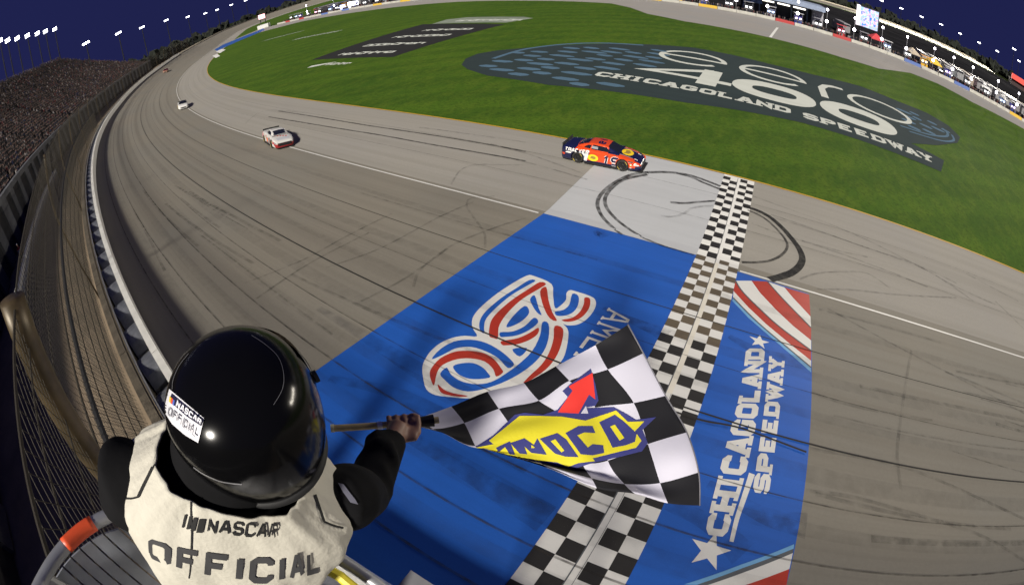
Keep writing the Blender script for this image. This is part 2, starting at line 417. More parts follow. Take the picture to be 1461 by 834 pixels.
GB = bvh_of([track, apron, infield, pit])
def on_ground(p, k=0.0, off=0.0):
    h, n, i, t = GB.ray_cast(Vector((p[0], p[1], 60)), Vector((0, 0, -1)))
    return None if h is None else (h.x, h.y, h.z+off+k)
def gz(x, y):
    q = on_ground((x, y)); return q[2] if q else 0.0
def gfn(off): return lambda p, k=0.0: on_ground(p, k, off)
def gpx(off):
    f = px_caster(GB, off); return f
def ground_of_px(px):
    h, n, i, t = GB.ray_cast(Vector(CAM), Vector(ray(px))); return None if h is None else np.array(h)
def gpoly(name, pts, m, off, parent, maxlen=1.0): return decal(name, [poly_mesh(pts, maxlen)], gfn(off), m, parent)
def pxpoly(name, pts, m, off, parent, maxlen=.8):
    g = [ground_of_px(p) for p in pts]; return gpoly(name, [(q[0], q[1]) for q in g if q is not None], m, off, parent, maxlen)
def pxcurve(name, pts, w, m, off, parent, closed=False, n=6, step=.5):
    g = [ground_of_px(p) for p in pts]; g = [(q[0], q[1]) for q in g if q is not None]
    c = resample(catmull(g, n, closed), step)
    if isinstance(w, tuple): w = [w[0]+(w[1]-w[0])*i/(len(c)-1) for i in range(len(c))]
    return decal(name, [strip2d(c, w, closed)], gfn(off), m, parent)

# ------------------------------------------------------------------ paint on the track
def paint(name, col, wear=0.14, dark=.55, rough=.55):
    """road paint: faint lane streaks, scuffs and grain"""
    m = bpy.data.materials.new(name); m.use_nodes = True; n, l = m.node_tree.nodes, m.node_tree.links; b = n['Principled BSDF']
    tc = n.new('ShaderNodeTexCoord')
    def nz(sc, st, a, c, hi, det=6):
        mp = n.new('ShaderNodeMapping'); l.new(tc.outputs['Object'], mp.inputs[0]); mp.inputs['Scale'].default_value = st
        z = n.new('ShaderNodeTexNoise'); z.inputs['Scale'].default_value = sc; z.inputs['Detail'].default_value = det; z.inputs['Roughness'].default_value = .65; l.new(mp.outputs[0], z.inputs['Vector'])
        r_ = n.new('ShaderNodeMapRange'); r_.inputs['From Min'].default_value = a; r_.inputs['From Max'].default_value = c; r_.inputs['To Max'].default_value = hi; l.new(z.outputs['Fac'], r_.inputs['Value']); return r_.outputs['Result']
    cur = None
    for (sc, st, a, c, hi) in ((1.0, (.05, .8, 1), .40, .75, wear*3.0), (1.0, (.5, .10, 1), .45, .8, wear*1.6), (2.0, (.10, 1.6, 1), .5, .8, wear*2.0), (26.0, (1, 1, 1), .4, .75, wear*1.6)):
        x = n.new('ShaderNodeMix'); x.data_type = 'RGBA'; l.new(nz(sc, st, a, c, hi), x.inputs['Factor'])
        if cur is None: x.inputs['A'].default_value = (*col, 1)
        else: l.new(cur, x.inputs['A'])
        x.inputs['B'].default_value = (*[q*dark for q in col], 1); cur = x.outputs['Result']
    l.new(cur, b.inputs['Base Color']); b.inputs['Roughness'].default_value = rough; b.inputs['Specular IOR Level'].default_value = .35
    return m
P_blue = paint('blue_paint', (0.018, 0.112, 0.49)); P_grey = paint('grey_paint', (0.45, 0.46, 0.47), .10, .75)
P_white = paint('white_paint', (0.72, 0.71, 0.67), .08, .7); P_red = paint('red_paint', (0.46, 0.040, 0.022), .12, .6)
P_yel = paint('yellow_paint', (0.62, 0.36, 0.03), .15); P_black = paint('black_check_paint', (0.020, 0.019, 0.018), .2, 1.8); P_brown = paint('worn_check_paint', (0.150, 0.118, 0.078), .35, .6)
P_lblue = paint('light_blue_paint', (.18, .42, .70)); P_lgrey = paint('shade_grey_paint', (.11, .12, .13))
P_cream = paint('cream_paint', (0.74, 0.70, 0.60), .09, .7)
XL, XS0, XS1, XR = -7.76, -0.18, 1.81, 5.22
pad = gpoly('painted_pad', [(XL, -0.28), (XS0, -0.28), (XS0, -17.0), (XL, -17.0)], P_blue, .008, track); pad.name = 'blue_pad'
gpoly('blue_pad', [(XS1, -.70), (XR, -.78), (XR, -17.0), (XS1, -17.0)], P_blue, .008, track)
gpoly('grey_pad', [(XL, -.26), (XS0, -.26), (XS0, 9.25), (XL, 9.25)], P_grey, .008, apron)
# checkered strip: two columns, a white line with a dark joint, two columns
strip_bg = gpoly('finish_strip', [(XS0, 9.3), (XS1, 9.3), (XS1, -17.0), (XS0, -17.0)], P_white, .013, track, .7)
cw = 0.449; cols = [(XS0, 0, 'L'), (XS0+cw, 1, 'L'), (XS1-2*cw, 0, 'R'), (XS1-cw, 1, 'R')]
TA, TT = 0.457*math.cos(ALPHA), 0.457*math.cos(BETA)
def checks(y0, dy, n, sel, m, nm, ph):
    sh = []
    for k in range(n):
        for ci, (x0, par_, side) in enumerate(cols):
            if (par_ + k) % 2 == 0:
                ya = y0[side] - k*dy; yb = ya - dy
                sh.append(([(x0, ya), (x0+cw, ya), (x0+cw, yb), (x0, yb)], [(0, 1, 2, 3)]))
    return decal(nm, sh, gfn(.0175), m, track, 0.0)
checks({'L': 8.09+TA*2, 'R': 8.71+TA}, TA, 20, None, P_black, 'black_checks', 0)
yl, yr = -1.09*math.cos(BETA)+2*TT, -.49*math.cos(BETA)+TT
checks({'L': yl, 'R': yr}, TT, 14, None, P_brown, 'worn_checks', 0)
checks({'L': yl-14*TT, 'R': yr-14*TT}, TT, 22, None, P_black, 'black_checks', 0)
gpoly('cream_band', [(XS0+2*cw+.03, -.5), (XS1-2*cw, -.5), (XS1-2*cw, -9), (XS0+2*cw+.03, -9)], P_cream, .0155, track)
gpoly('joint_line', [(XS0+2*cw, 9.2), (XS0+2*cw+.028, 9.2), (XS0+2*cw+.028, -17), (XS0+2*cw, -17)], P_lgrey, .019, track)
gpoly('joint_line', [(XS1-2*cw-.03, -9), (XS1-2*cw-.02, -9), (XS1-2*cw-.02, -17), (XS1-2*cw-.03, -17)], P_lgrey, .019, track)
# long lines
def lane(name, s0, s1, t, w, m, off, par): return ribbon(name, s0, s1, [t-w/2, t+w/2], m, par, h=off, step=3.0)
lane('white_line', 8.0, 700, .38, .13, P_white, .012, track); lane('white_line', -200, -1.9, .62, .13, P_white, .012, track)
lane('yellow_line', -200, 230, -9.42, .14, P_yel, .016, apron)
M_seam = mat('seam_tar', (.018, .016, .014), .8); M_seam2 = mat('seam_faint', (.035, .030, .026), .85, alpha=(.15, .75))
for t, w, mm in ((5.0, .045, M_seam), (9.35, .06, M_seam), (13.0, .05, M_seam2), (14.6, .05, M_seam2), (11.3, .035, M_seam2), (15.9, .06, M_seam2), (7.2, .03, M_seam2)):
    lane('paving_seam', -150, 420, t, w, mm, .021, track)
for t in (-3.1, -6.2): lane('paving_seam', -150, 330, t, .03, M_seam2, .014, apron)
# soft dark grooves of rubber on the upper lanes
M_rub = mat('rubber_groove', (.03, .026, .022), .8, alpha=(0.02, .13)); M_rub2 = mat('rubber_mark', (.012, .011, .011), .75, alpha=(.30, .80)); M_rub4 = mat('heavy_rubber_mark', (.006, .006, .006), .7, alpha=(.65, .97)); M_rub3 = mat('faint_rubber_mark', (.03, .028, .026), .75, alpha=(.0, .30))
for t, w in ((6.4, .5), (8.2, .35), (10.4, .6), (12.1, .4), (13.8, .5), (15.1, .35), (3.1, .4)): lane('rubber_groove', -120, 360, t, w, M_rub, .0225, track)
# ------------------------------------------------------------------ graphics on the pads
def crop(ox, oy, sc): return lambda pts: [(ox+u/sc, oy+v/sc) for u, v in pts]
c25 = crop(580, 380, 4.566)
SIL = [(780,62),(835,65),(945,115),(955,190),(968,272),(1010,250),(1040,215),(1042,175),(1065,155),(1110,165),(1200,195),(1230,220),(1232,260),(1205,310),(1160,355),(1110,380),(1050,385),(1020,375),(1045,400),(1055,440),(1045,520),(1020,600),(960,670),(880,730),(780,785),(660,825),(520,850),(400,860),(290,850),(190,838),(130,800),(108,720),(105,650),(125,600),(160,550),(220,500),(300,465),(380,452),(460,455),(430,400),(430,340),(470,280),(560,200),(660,130)]
BL = [[(475,400),(480,350),(520,290),(620,205),(720,140),(800,90),(840,95),(780,130),(680,190),(590,265),(520,340),(505,400),(510,435),(490,430)],
 [(650,395),(690,330),(770,258),(800,300),(760,350),(700,385)], [(805,215),(835,190),(860,270),(880,318),(850,300),(820,255)],
 [(612,430),(690,425),(770,390),(830,335),(858,365),(800,415),(720,450),(640,460),(612,458)], [(968,295),(1020,285),(1060,250),(1080,180),(1120,195),(1118,250),(1090,295),(1040,320),(980,322)],
 [(690,540),(785,533),(738,588)], [(885,365),(925,375),(925,470),(890,560),(820,640),(720,710),(620,760),(500,800),(400,815),(310,790),(250,740),(220,700),(262,660),(290,705),(360,750),(460,768),(560,750),(660,690),(740,630),(820,550),(870,450)],
 [(165,605),(220,540),(310,490),(420,478),(520,500),(610,550),(670,600),(700,640),(660,662),(600,600),(520,555),(420,525),(320,535),(240,575)],
 [(305,650),(360,632),(430,630),(490,655),(530,695),(540,725),(440,735),(370,720),(325,690)]]
RD = [[(540,455),(540,400),(560,340),(620,275),(700,210),(800,145),(870,103),(908,118),(850,155),(760,210),(690,270),(630,340),(600,400),(595,470),(570,468)],
 [(870,165),(910,135),(925,220),(950,300),(980,355),(935,340),(895,270)], [(618,488),(720,470),(800,435),(858,400),(855,440),(800,480),(720,508),(650,515),(625,512)],
 [(1160,205),(1195,212),(1192,265),(1160,315),(1110,350),(1050,362),(1010,350),(1080,335),(1130,295),(1155,245)], [(965,390),(1018,405),(1015,480),(985,570),(930,650),(850,715),(760,765),(800,715),(880,640),(930,560),(958,470)],
 [(152,700),(165,660),(220,600),(310,558),(400,550),(500,565),(570,605),(620,670),(628,692),(585,718),(565,670),(510,620),(420,600),(330,605),(240,640),(200,690),(180,775),(160,740)], [(205,768),(240,800),(300,825),(400,845),(330,848),(240,830),(212,800)]]
def smooth_px(pts, n=3): return [tuple(p) for p in catmull(pts, n, True)]
logo = pxpoly('ribbon_numeral', smooth_px(c25(SIL)), P_white, .013, track)
for q in BL: pxpoly('ribbon_blue', smooth_px(c25(q)), P_blue, .018, track)
for q in RD: pxpoly('ribbon_red', smooth_px(c25(q)), P_red, .018, track)
def lay_text(name, txt, fx, m, off, parent, **kw):
    """fx maps text coordinates (0..1 along, 0..1 up) to x, y on the ground"""
    sh, tot = text2d(txt, **kw)
    sh = [([fx(p[0]/tot, p[1]) for p in V], F) for V, F in sh]
    return decal(name, sh, gfn(off), m, parent, .0008)
lay_text('painted_word', 'AMERICA', lambda a, b: (-2.18+.87*b, -6.1-5.6*a), P_white, .013, track, w=.75, gap=1.5, serif=True)
# CHICAGOLAND / SPEEDWAY on arched base lines
c7 = crop(970, 470, 2.29)
def warp(base, cap):
    B = catmull([ground_of_px(p)[:2] for p in c7(base)], 8); T = catmull([ground_of_px(p)[:2] for p in c7(cap)], 8)
    def at(P, a):
        L = [0.0]
        for i in range(len(P)-1): L.append(L[-1]+np.linalg.norm(P[i+1]-P[i]))
        x = a*L[-1]
        for i in range(len(P)-1):
            if x <= L[i+1] or i == len(P)-2:
                f = (x-L[i])/(L[i+1]-L[i]); return P[i]+(P[i+1]-P[i])*f
    return lambda a, b: tuple(at(B, a)*(1-b)+at(T, a)*b)
lay_text('painted_word', 'CHICAGOLAND', warp([(150,677),(176,595),(206,500),(231,395),(250,300),(264,200),(278,62)], [(82,668),(98,585),(122,490),(146,395),(172,300),(198,195),(216,62)]), P_white, .013, track, w=1.75, gap=.55, serif=True)
lay_text('painted_word', 'SPEEDWAY', warp([(290,538),(305,430),(318,330),(331,215),(343,95)], [(236,530),(252,425),(266,328),(280,215),(291,92)]), P_white, .013, track, w=1.75, gap=.55, serif=True)
pxcurve('underline', c7([(168,692),(185,620),(205,560),(222,510),(235,470)]), (.10, .17), P_white, .013, track)
def star(cx, cy, r, rot):
    return [(cx+(r if k % 2 == 0 else r*.40)*math.cos(rot+k*math.pi/5), cy+(r if k % 2 == 0 else r*.40)*math.sin(rot+k*math.pi/5)) for k in range(10)]
for px, r in (((1012.5, 785), .50), ((1083, 487), .40)):
    g = ground_of_px(px); gpoly('painted_star', star(g[0], g[1], r, R(90)), P_white, .013, track, .3)
cs = crop(850, 400, 3.625)
Bn = [[(705,105),(790,195),(900,290),(1113,475)], [(710,90),(800,182),(900,272),(1113,450)], [(712,55),(790,140),(880,225),(1000,325),(1113,415)], [(722,2),(760,60),(850,150),(950,240),(1113,362)], [(805,2),(850,65),(930,150),(1020,235),(1113,310)], [(888,6),(930,55),(1000,130),(1113,245)], [(975,36),(1020,90),(1110,186)]]
top = [(722,-8),(805,-2),(890,4),(975,32),(1103,73)]
def band(lo, hi, m, extra=[]): pxpoly('diagonal_stripe', cs(lo + hi[::-1] + extra), m, .013, track)
band(Bn[0], Bn[1], P_lblue); band(Bn[1], Bn[2], P_white); band(Bn[2], Bn[3], P_red); band(Bn[3], Bn[4], P_white, []); band(Bn[4], Bn[5], P_red); band(Bn[5], Bn[6], P_white); pxpoly('diagonal_stripe', cs(Bn[6]+[(1103,73)]), P_red, .013, track)
for k in (1, 3, 5): pxcurve('stripe_edge', cs(Bn[k]), .07, P_lgrey, .018, track)
cb = crop(850, 604, 3.625)
pxpoly('diagonal_stripe', cb([(455,830),(750,728),(1025,622),(1022,645),(760,745),(520,832)]), P_lblue, .013, track)
pxpoly('diagonal_stripe', cb([(520,832),(760,745),(1022,645),(1018,668),(770,766),(575,834)]), P_lgrey, .013, track)
wl0 = [ground_of_px(p) for p in cb([(575,834),(770,766),(1018,668),(1000,750),(770,834)])]
pxpoly('diagonal_stripe', cb([(575,834),(770,766),(1018,668),(1000,750),(770,834)]), P_white, .013, track)
pxpoly('diagonal_stripe', cb([(770,834),(1000,750),(985,834)]), P_red, .013, track)
# ------------------------------------------------------------------ tyre marks
ca = crop(700, 200, 3.625); cr = crop(1061, 200, 3.625); c2_ = crop(350, 0, 3.625); c6 = crop(350, 200, 3.625)
def marks(name, pts, w, m, par=None, off=.024): pxcurve(name, pts, w, m, off, par or apron)
marks('tyre_mark', ca([(815,168),(760,172),(700,190),(620,235),(565,290),(553,340),(580,400),(640,460),(680,490)]), (.30, .14), M_rub2)
marks('tyre_mark', ca([(810,178),(690,205),(625,250),(592,300),(600,350),(640,400),(700,450),(800,510),(900,550),(1050,595)]), (.26, .10), M_rub2)
marks('tyre_mark', ca([(810,168),(900,166),(1000,176),(1080,198),(1190,240)]), (.30, .22), M_rub2)
marks('tyre_mark', ca([(960,172),(1030,190),(1100,220),(1190,256)]), .20, M_rub2)
marks('tyre_mark', cr([(0,345),(60,360),(130,395),(190,445),(240,500),(285,560),(303,610),(290,650),(250,685),(200,705),(135,722)]), (.24, .44), M_rub4)
marks('tyre_mark', cr([(20,362),(100,400),(160,450),(205,500),(225,540),(215,575),(180,605),(130,625),(60,633),(-10,632)]), (.14, .16), M_rub2)
marks('tyre_mark', ca([(930,322),(1000,327),(1080,320),(1160,315)]), (.22, .16), M_rub2); marks('tyre_mark', ca([(880,393),(940,397),(1000,380),(1050,350),(1150,340)]), .15, M_rub3)
for q in ([(45,290),(200,345),(380,410),(600,500),(880,640),(1000,705),(1190,834)], [(40,370),(300,445),(500,510),(760,600),(930,665),(1100,760),(1300,850)], [(140,385),(420,480),(640,560),(860,630),(1100,740)], [(40,430),(200,490),(420,560),(700,660),(950,760)], [(290,720),(380,690),(520,682),(640,690),(760,770)], [(300,520),(480,570),(640,605)], [(380,770),(560,775),(800,800),(1100,815)], [(1150,690),(1280,760),(1420,834)]):
    marks('tyre_mark', cr(q), .12, M_rub3)
for q in ([(170,575),(500,628),(700,660),(1000,705),(1450,785)], [(120,605),(420,655),(700,700),(1000,755),(1450,834)], [(900,660),(1200,700),(1450,738)], [(0,640),(60,590),(140,570),(300,585)]):
    marks('tyre_mark', c2_(q), .16, M_rub2 if len(q) == 5 else M_rub3)
for q in ([(0,20),(200,75),(330,120),(480,175)], [(60,85),(260,135),(500,205)]): marks('tyre_mark', ca(q), .14, M_rub3)
for q in ([(1450,130),(1300,128),(1180,130),(1110,160),(1065,230)], [(1240,560),(1235,480),(1180,400),(1145,340),(1170,300),(1290,290)], [(870,760),(900,680),(1000,590),(1120,520),(1330,440),(1450,405)], [(420,660),(700,560),(1000,400),(1180,320)], [(0,740),(300,620),(520,500),(760,380)], [(60,820),(330,640),(640,480)], [(600,834),(820,720),(1050,560)]):
    marks('tyre_mark', c6(q), .11, M_rub3, track, .026)
for q in (((1157,560),(1220,580),(1330,600)), ((1155,640),(1300,670),(1461,740)), ((1150,700),(1240,715),(1390,760),(1461,800)), ((1300,500),(1290,560),(1280,640),(1285,700)), ((1180,440),(1290,500),(1461,590)), ((1420,430),(1461,470))):
    marks('tyre_mark', q, .13, M_rub3, track, .026)
rt = random.Random(5)
for k in range(34):          # long faint marks of other laps, most of them right of the strip
    x0 = rt.uniform(5.5, 24) if k < 24 else rt.uniform(-40, -9); t0 = rt.uniform(1.2, 15.5); ln = rt.uniform(5, 16); dr = rt.uniform(-.10, .10); cv_ = rt.uniform(-.004, .004)
    pts = [(x0+ln*f, (.0011*(x0+ln*f)**2 if x0 < 0 else 0)-t0+dr*ln*f+cv_*(ln*f)**2) for f in np.linspace(0, 1, 12)]
    decal('tyre_mark', [strip2d(pts, rt.uniform(.06, .22))], gfn(.025), M_rub3, track)
M_shscuff = mat('shadow_scuff_paint', (.006, .012, .04), .75, alpha=(.0, .26))  # soft lamp shadows painted as dark streaks on the blue, with some scuffs
for q in (((455,440),(520,480),(600,530),(680,575)), ((470,540),(560,560),(640,600),(760,660)), ((560,610),(650,660),(780,740)), ((860,440),(930,470),(950,480)), ((1040,480),(1090,505),(1157,520)), ((1010,690),(1090,735),(1150,750)), ((950,720),(1010,745),(1060,790)), ((850,330),(856,336),(862,331))):
    marks('shadow_scuff', q, (.25, .75), M_shscuff, track, .027)
marks('tyre_mark', ((955,585),(1002,600),(1060,612),(1150,645)), .06, M_seam, track, .027)
# ------------------------------------------------------------------ painted signs on the grass
G_dark = paint('grass_paint_dark', (.018, .032, .034), .2, .7, .95); G_white = paint('grass_paint_white', (.52, .54, .49), .14, .75, .95); G_blue = paint('grass_paint_blue', (.07, .135, .20), .2, .7, .95); G_black = paint('grass_paint_black', (.010, .010, .010), .2, 1.6, .95); G_faint = paint('grass_paint_faint', (.26, .30, .24), .3, .4, .95)
ov = empty('oval_lawn_sign', (0, 36, -.4)); props(ov, 'dark oval sign painted on the lawn with large white letters and numerals', 'lawn sign')
ovp = [(658.4,92.4),(664.5,84),(681,77),(708.6,72.3),(750,68.5),(810,64.3),(876.6,62.6),(934.5,64),(989.7,68.2),(1044.8,78.5),(1100,92.0),(1157.6,106),(1226.5,122.8),(1281.7,144.8),(1323,161.4),(1353.4,179.3),(1370,195.9),(1366,204),(1336.9,207.4),(1300,204.5),(1347,229),(1342.5,245),(1226.5,200),(1143.8,175),(1061,158.6),(975.9,146.2),(865.5,129.7),(782.8,121.4),(750,115.9),(695,108),(667,99)]
def at_root(o, root):
    o.parent = root; o.matrix_parent_inverse = Matrix.Translation(-Vector(root.location)); return o
at_root(pxpoly('dark_field', ovp, G_dark, .010, None, 3.0), ov)
W_ = lambda f: (lambda p, k=0.0: on_ground(f(p), k, .018))
def gtext(txt, x0, x1, y0, y1, w, gap, serif=False, root=ov):
    sh, tot = text2d(txt, w=w, gap=gap, serif=serif)
    sh = [([(x0+(x1-x0)*p[0]/tot, y0+(y1-y0)*p[1]) for p in V], F) for V, F in sh]
    at_root(decal('lettering', sh, gfn(.018), G_white, None, .001), root)
def ring(cx, cy, rx, ry, w, a0, a1, extra=None):
    pts = [(cx+rx*math.cos(R(a)), cy+ry*math.sin(R(a))) for a in np.linspace(a0, a1, 40)]
    sh = [strip2d(pts, w)]
    if extra: sh.append(strip2d(extra, w))
    at_root(decal('lettering', sh, gfn(.018), G_white, None, .001), ov)
ring(-8.1, 42.4, 4.2, 3.9, .75, 0, 318, [(-12.0, 42.4), (-3.5, 42.4)]); ring(2.7, 42.3, 4.2, 3.9, .75, 0, 318, [(-1.2, 42.3), (7.3, 42.3)])
ring(17.9, 41.4, 4.5, 3.9, .75, 0, 360)
at_root(decal('lettering', [strip2d([(9.4, 37.4), (9.4, 42.3), (10.2, 44.3), (11.4, 45.2), (12.9, 45.3)], 1.0)], gfn(.018), G_white, None), ov)
at_root(decal('lettering', [strip2d([(-2.0, 31.9), (-11.7, 31.9), (-4.3, 36.6)], 1.25), strip2d([(-4.6, 36.9), (-4.6, 29.7)], 2.2)], gfn(.018), G_white, None, .001), ov)
for cx in (2.9, 13.2):
    pts = [(cx+3.75*math.copysign(abs(math.cos(R(a)))**.85, math.cos(R(a))), 33.2+2.6*math.copysign(abs(math.sin(R(a)))**.85, math.sin(R(a)))) for a in np.linspace(0, 351, 40)]
    at_root(decal('lettering', [strip2d(pts, 2.3, True)], gfn(.018), G_white, None), ov)
gtext('CHICAGOLAND', -15.8, 4.6, 26.3, 28.2, 1.6, .9, True); gtext('SPEEDWAY', 5.9, 21.2, 26.2, 28.1, 1.6, .9, True)
OVG = [ground_of_px(p)[:2] for p in ovp]; bl = []
def inside(x, y):
    c = False; n_ = len(OVG)
    for i in range(n_):
        (xa, ya), (xb, yb) = OVG[i], OVG[i-1]
        if (ya > y) != (yb > y) and x < (xb-xa)*(y-ya)/(yb-ya)+xa: c = not c
    return c
for j, y in enumerate(np.arange(22.6, 46.5, 1.25)):          # faded checker of blue dashes, left and right ends
    for i, x in enumerate(np.arange(-33, 33, 2.7)):
        lim = -13.5 if y > 29 else (-17.5 if y > 24.6 else 2.0)
        if not (x < lim or x > 20.5) or (i+j) % 2 or random.random() < .10: continue
        w_ = 2.7*random.uniform(.75, 1.35); xs_ = x+random.uniform(-.5, .5)
        if x > 0: w_ *= .8
        if not all(inside(xs_+a, y+b) for a in (-1.2, w_+1.2) for b in (-1.0, 1.0)): continue
        bl.append(strip2d([(xs_, y), (xs_+w_*.25, y+.05), (xs_+w_*.75, y-.05), (xs_+w_, y)], [.3, 1.0, 1.05, .35]))
props(at_root(decal('blue_brushwork', bl, gfn(.016), G_blue, None, .001), ov), kind='stuff')
arc = [(-30.5+.0, 30), (-29.5, 36), (-26, 41), (-21.5, 44.3), (-16, 46.2)]
for ap, aw in ((arc, .7), ([(19.5, 36.0), (24, 37.2), (28.0, 40), (29.6, 42.5), (29.5, 44.6)], .45), ([(20.5, 34.9), (26, 36.8), (29.6, 40), (30.6, 43)], .4)):
    at_root(decal('blue_arc', [strip2d(resample(catmull(ap, 6), 1.0), aw)], gfn(.016), G_blue, None, .001), ov)
rc = empty('rectangle_lawn_sign', (-58, 45, -.4)); props(rc, 'black rectangular sign on the lawn with four rows of white writing', 'lawn sign')
at_root(pxpoly('black_field', [(444.7,85.6),(602.9,34.9),(720.4,34.9),(561,81.5)], G_black, .010, None, 4.0), rc)
crr = crop(440, 10, 4.297)
def scribble(root, x0, x1, y0, h, seed, m=None, n=9):
    r_ = random.Random(seed); sh = []; x = x0; w = (x1-x0)/n
    for k in range(n):
        a = x+w*.06; b = x+w*.94; q = r_.random()
        sh.append(strip2d([(a, y0+h*r_.uniform(.0, .15)), (a+w*.1, y0+h*r_.uniform(.7, 1.0))], w*.20))
        sh.append(strip2d([(a, y0+h*(.55 if q < .5 else .85)), (b-w*.1, y0+h*(.6 if q < .5 else .8)), (b, y0+h*r_.uniform(0, .3))], h*.24))
        if q > .3: sh.append(strip2d([(a, y0+h*.12), (b, y0+h*.14)], h*.22))
        x += w
    at_root(decal('lettering', sh, gfn(.018), m or G_white, None, .0008), root)
for (u0, v0, u1, v1, sd) in ((180,297,500,285,1), (340,240,680,232,2), (510,190,840,180,3), (690,150,985,140,4)):
    p0 = ground_of_px(crr([(u0, v0)])[0]); p1 = ground_of_px(crr([(u1, v1)])[0]); scribble(rc, p0[0], p1[0], (p0[1]+p1[1])/2, 1.9, sd, None, 8)
sm = empty('small_white_lawn_sign', (-71, 28, -.4)); props(sm, 'small white emblem painted on the lawn below the black rectangle', 'lawn sign')
p0 = ground_of_px(c2_([(335, 345)])[0]); p1 = ground_of_px(c2_([(545, 327)])[0]); scribble(sm, p0[0]+4, p1[0], p0[1]+.2, 1.3, 9); at_root(decal('swoosh', [strip2d([(p0[0], p0[1]-.2), (p0[0]+2, p0[1]+.6), (p0[0]+5, p0[1]+2.0)], [1.4, 1.2, .2])], gfn(.017), G_white, None), sm)
gs = empty('grey_lawn_sign', (-52, 66, -.4)); props(gs, 'speckled grey band sign on the lawn beyond the black rectangle', 'lawn sign')
at_root(pxpoly('grey_field', c2_([(965,125),(1040,102),(1150,90),(1440,88),(1490,95),(1350,118)]), G_faint, .010, None, 4.0), gs)
p0 = ground_of_px(c2_([(1080, 112)])[0]); p1 = ground_of_px(c2_([(1430, 104)])[0]); scribble(gs, p0[0], p1[0], p0[1], 2.4, 12)
for i, (a, b, lab) in enumerate((((95, 212), (300, 160), 'faint white writing on the lawn near the pit entry'), ((255, 205), (490, 160), 'faint longer row of white writing on the lawn before the black rectangle'))):
    q0 = ground_of_px(c2_([a])[0]); q1 = ground_of_px(c2_([b])[0]); e = empty('faint_lawn_sign', (q0[0], q0[1], -.4)); props(e, lab, 'lawn sign')
    sh = []
    for k in range(14):
        f = k/14; x = q0[0]+(q1[0]-q0[0])*f; y = q0[1]+(q1[1]-q0[1])*f; sh.append(strip2d([(x, y-1), (x+1.2, y+1.2)], .8+.5*(k % 3)))
    at_root(decal('lettering', sh, gfn(.018), G_faint, None, .001), e)
pe = pxpoly('pit_entry_paint', [(306,71),(318,64),(340,55),(366,45),(375,40.5),(378,43),(362,50),(340,59),(322,67),(310,73)], paint('pit_entry_blue', (.03, .10, .36)), .03, pit, 4.0)
for q in ([(308,74),(316,70),(322,71),(314,76)], [(303,80),(310,77),(314,80),(308,83)]): pxpoly('pit_entry_mark', q, P_white, .035, infield, 4.0)
gpoly('pit_stall_line', [(2.0, 80.2), (2.6, 80.2), (4.6, 104), (4.0, 104)], P_white, .02, pit, 5.0)
# ------------------------------------------------------------------ outer wall, energy-absorbing barrier, catch fence
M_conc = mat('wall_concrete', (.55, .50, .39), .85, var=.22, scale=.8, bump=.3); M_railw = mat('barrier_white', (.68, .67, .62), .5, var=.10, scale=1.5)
M_steel = mat('galvanised_steel', (.30, .30, .31), .45, .6, var=.2, scale=3); M_foam = mat('foam_block_grey', (.20, .21, .235), .33, .4, var=.18, scale=4)
M_rust = mat('fence_brown_steel', (.034, .025, .013), .45, .5, var=.35, scale=2.0); M_wire = mat('fence_wire', (.022, .017, .010), .8); M_dark = mat('near_black', (.012, .012, .013), .7)
def prism_along(s0, s1, sec, step, zref):
    """sweep a closed section [(t, dz)] along the path"""
    n = max(1, int(abs(s1-s0)/step)); rings = []
    for i in range(n+1):
        s = s0+(s1-s0)*i/n; rings.append([PTz(s, t, zref(s)+dz) for t, dz in sec])
    return MB().loft(rings)
wall = props(empty('outer_wall', PTz(0, 18.2, 3.2)), 'long pale concrete wall round the outside of the track', 'wall')
WR = lambda o, r=wall: at_root(o, r)
segs = [(-200, -40), (-40, 0)] + [(k*6.0, k*6.0+5.96) for k in range(0, 40)] + [(240+k*20.0, 240+k*20.0+19.9) for k in range(0, 62)]
M_near_wall = mat('near_wall_concrete', (.13, .105, .07), .9, var=.35, scale=1.2); M_walltop = mat('wall_top_dirty', (.085, .07, .05), .9, var=.4, scale=1.5)  # near wall sections get a darker tone than the far ones
for a, b in segs: WR(prism_along(a, b, [(18.10, 1.12), (18.40, 1.12), (18.40, 1.16), (18.10, 1.16)], 4.0, zwall).build('wall_cap', M_walltop)); WR(prism_along(a, b, [(18.02, -.5), (18.40, -.5), (18.40, 1.12), (18.02, 1.12)], 4.0, zwall).build('wall_section', M_conc if b > 66 else M_near_wall))
bar = props(empty('safety_barrier', PTz(0, 17.2, 3.2)), 'white topped steel and foam barrier in front of the outer wall', 'barrier')
zb = lambda s: zwall(s, 17.3)
def br(o): return at_root(o, bar)
for a, b in [(-160, -30)] + [(-30+k*8.2, -30+k*8.2+8.17) for k in range(0, 34)]:
    br(prism_along(a, b, [(17.08, .10), (17.30, .10), (17.30, 1.0), (17.08, 1.0)], 4.0, zb).build('tube_face', M_railw))
    br(prism_along(a, b, [(17.06, 1.0), (17.32, 1.0), (17.32, 1.06), (17.06, 1.06)], 4.0, zb).build('white_cap', M_railw))
    br(prism_along(a, b, [(17.95, 1.0), (18.02, 1.0), (18.02, 1.10), (17.95, 1.10)], 4.0, zb).build('back_rail', M_steel))
fb = None; PER = 2.07
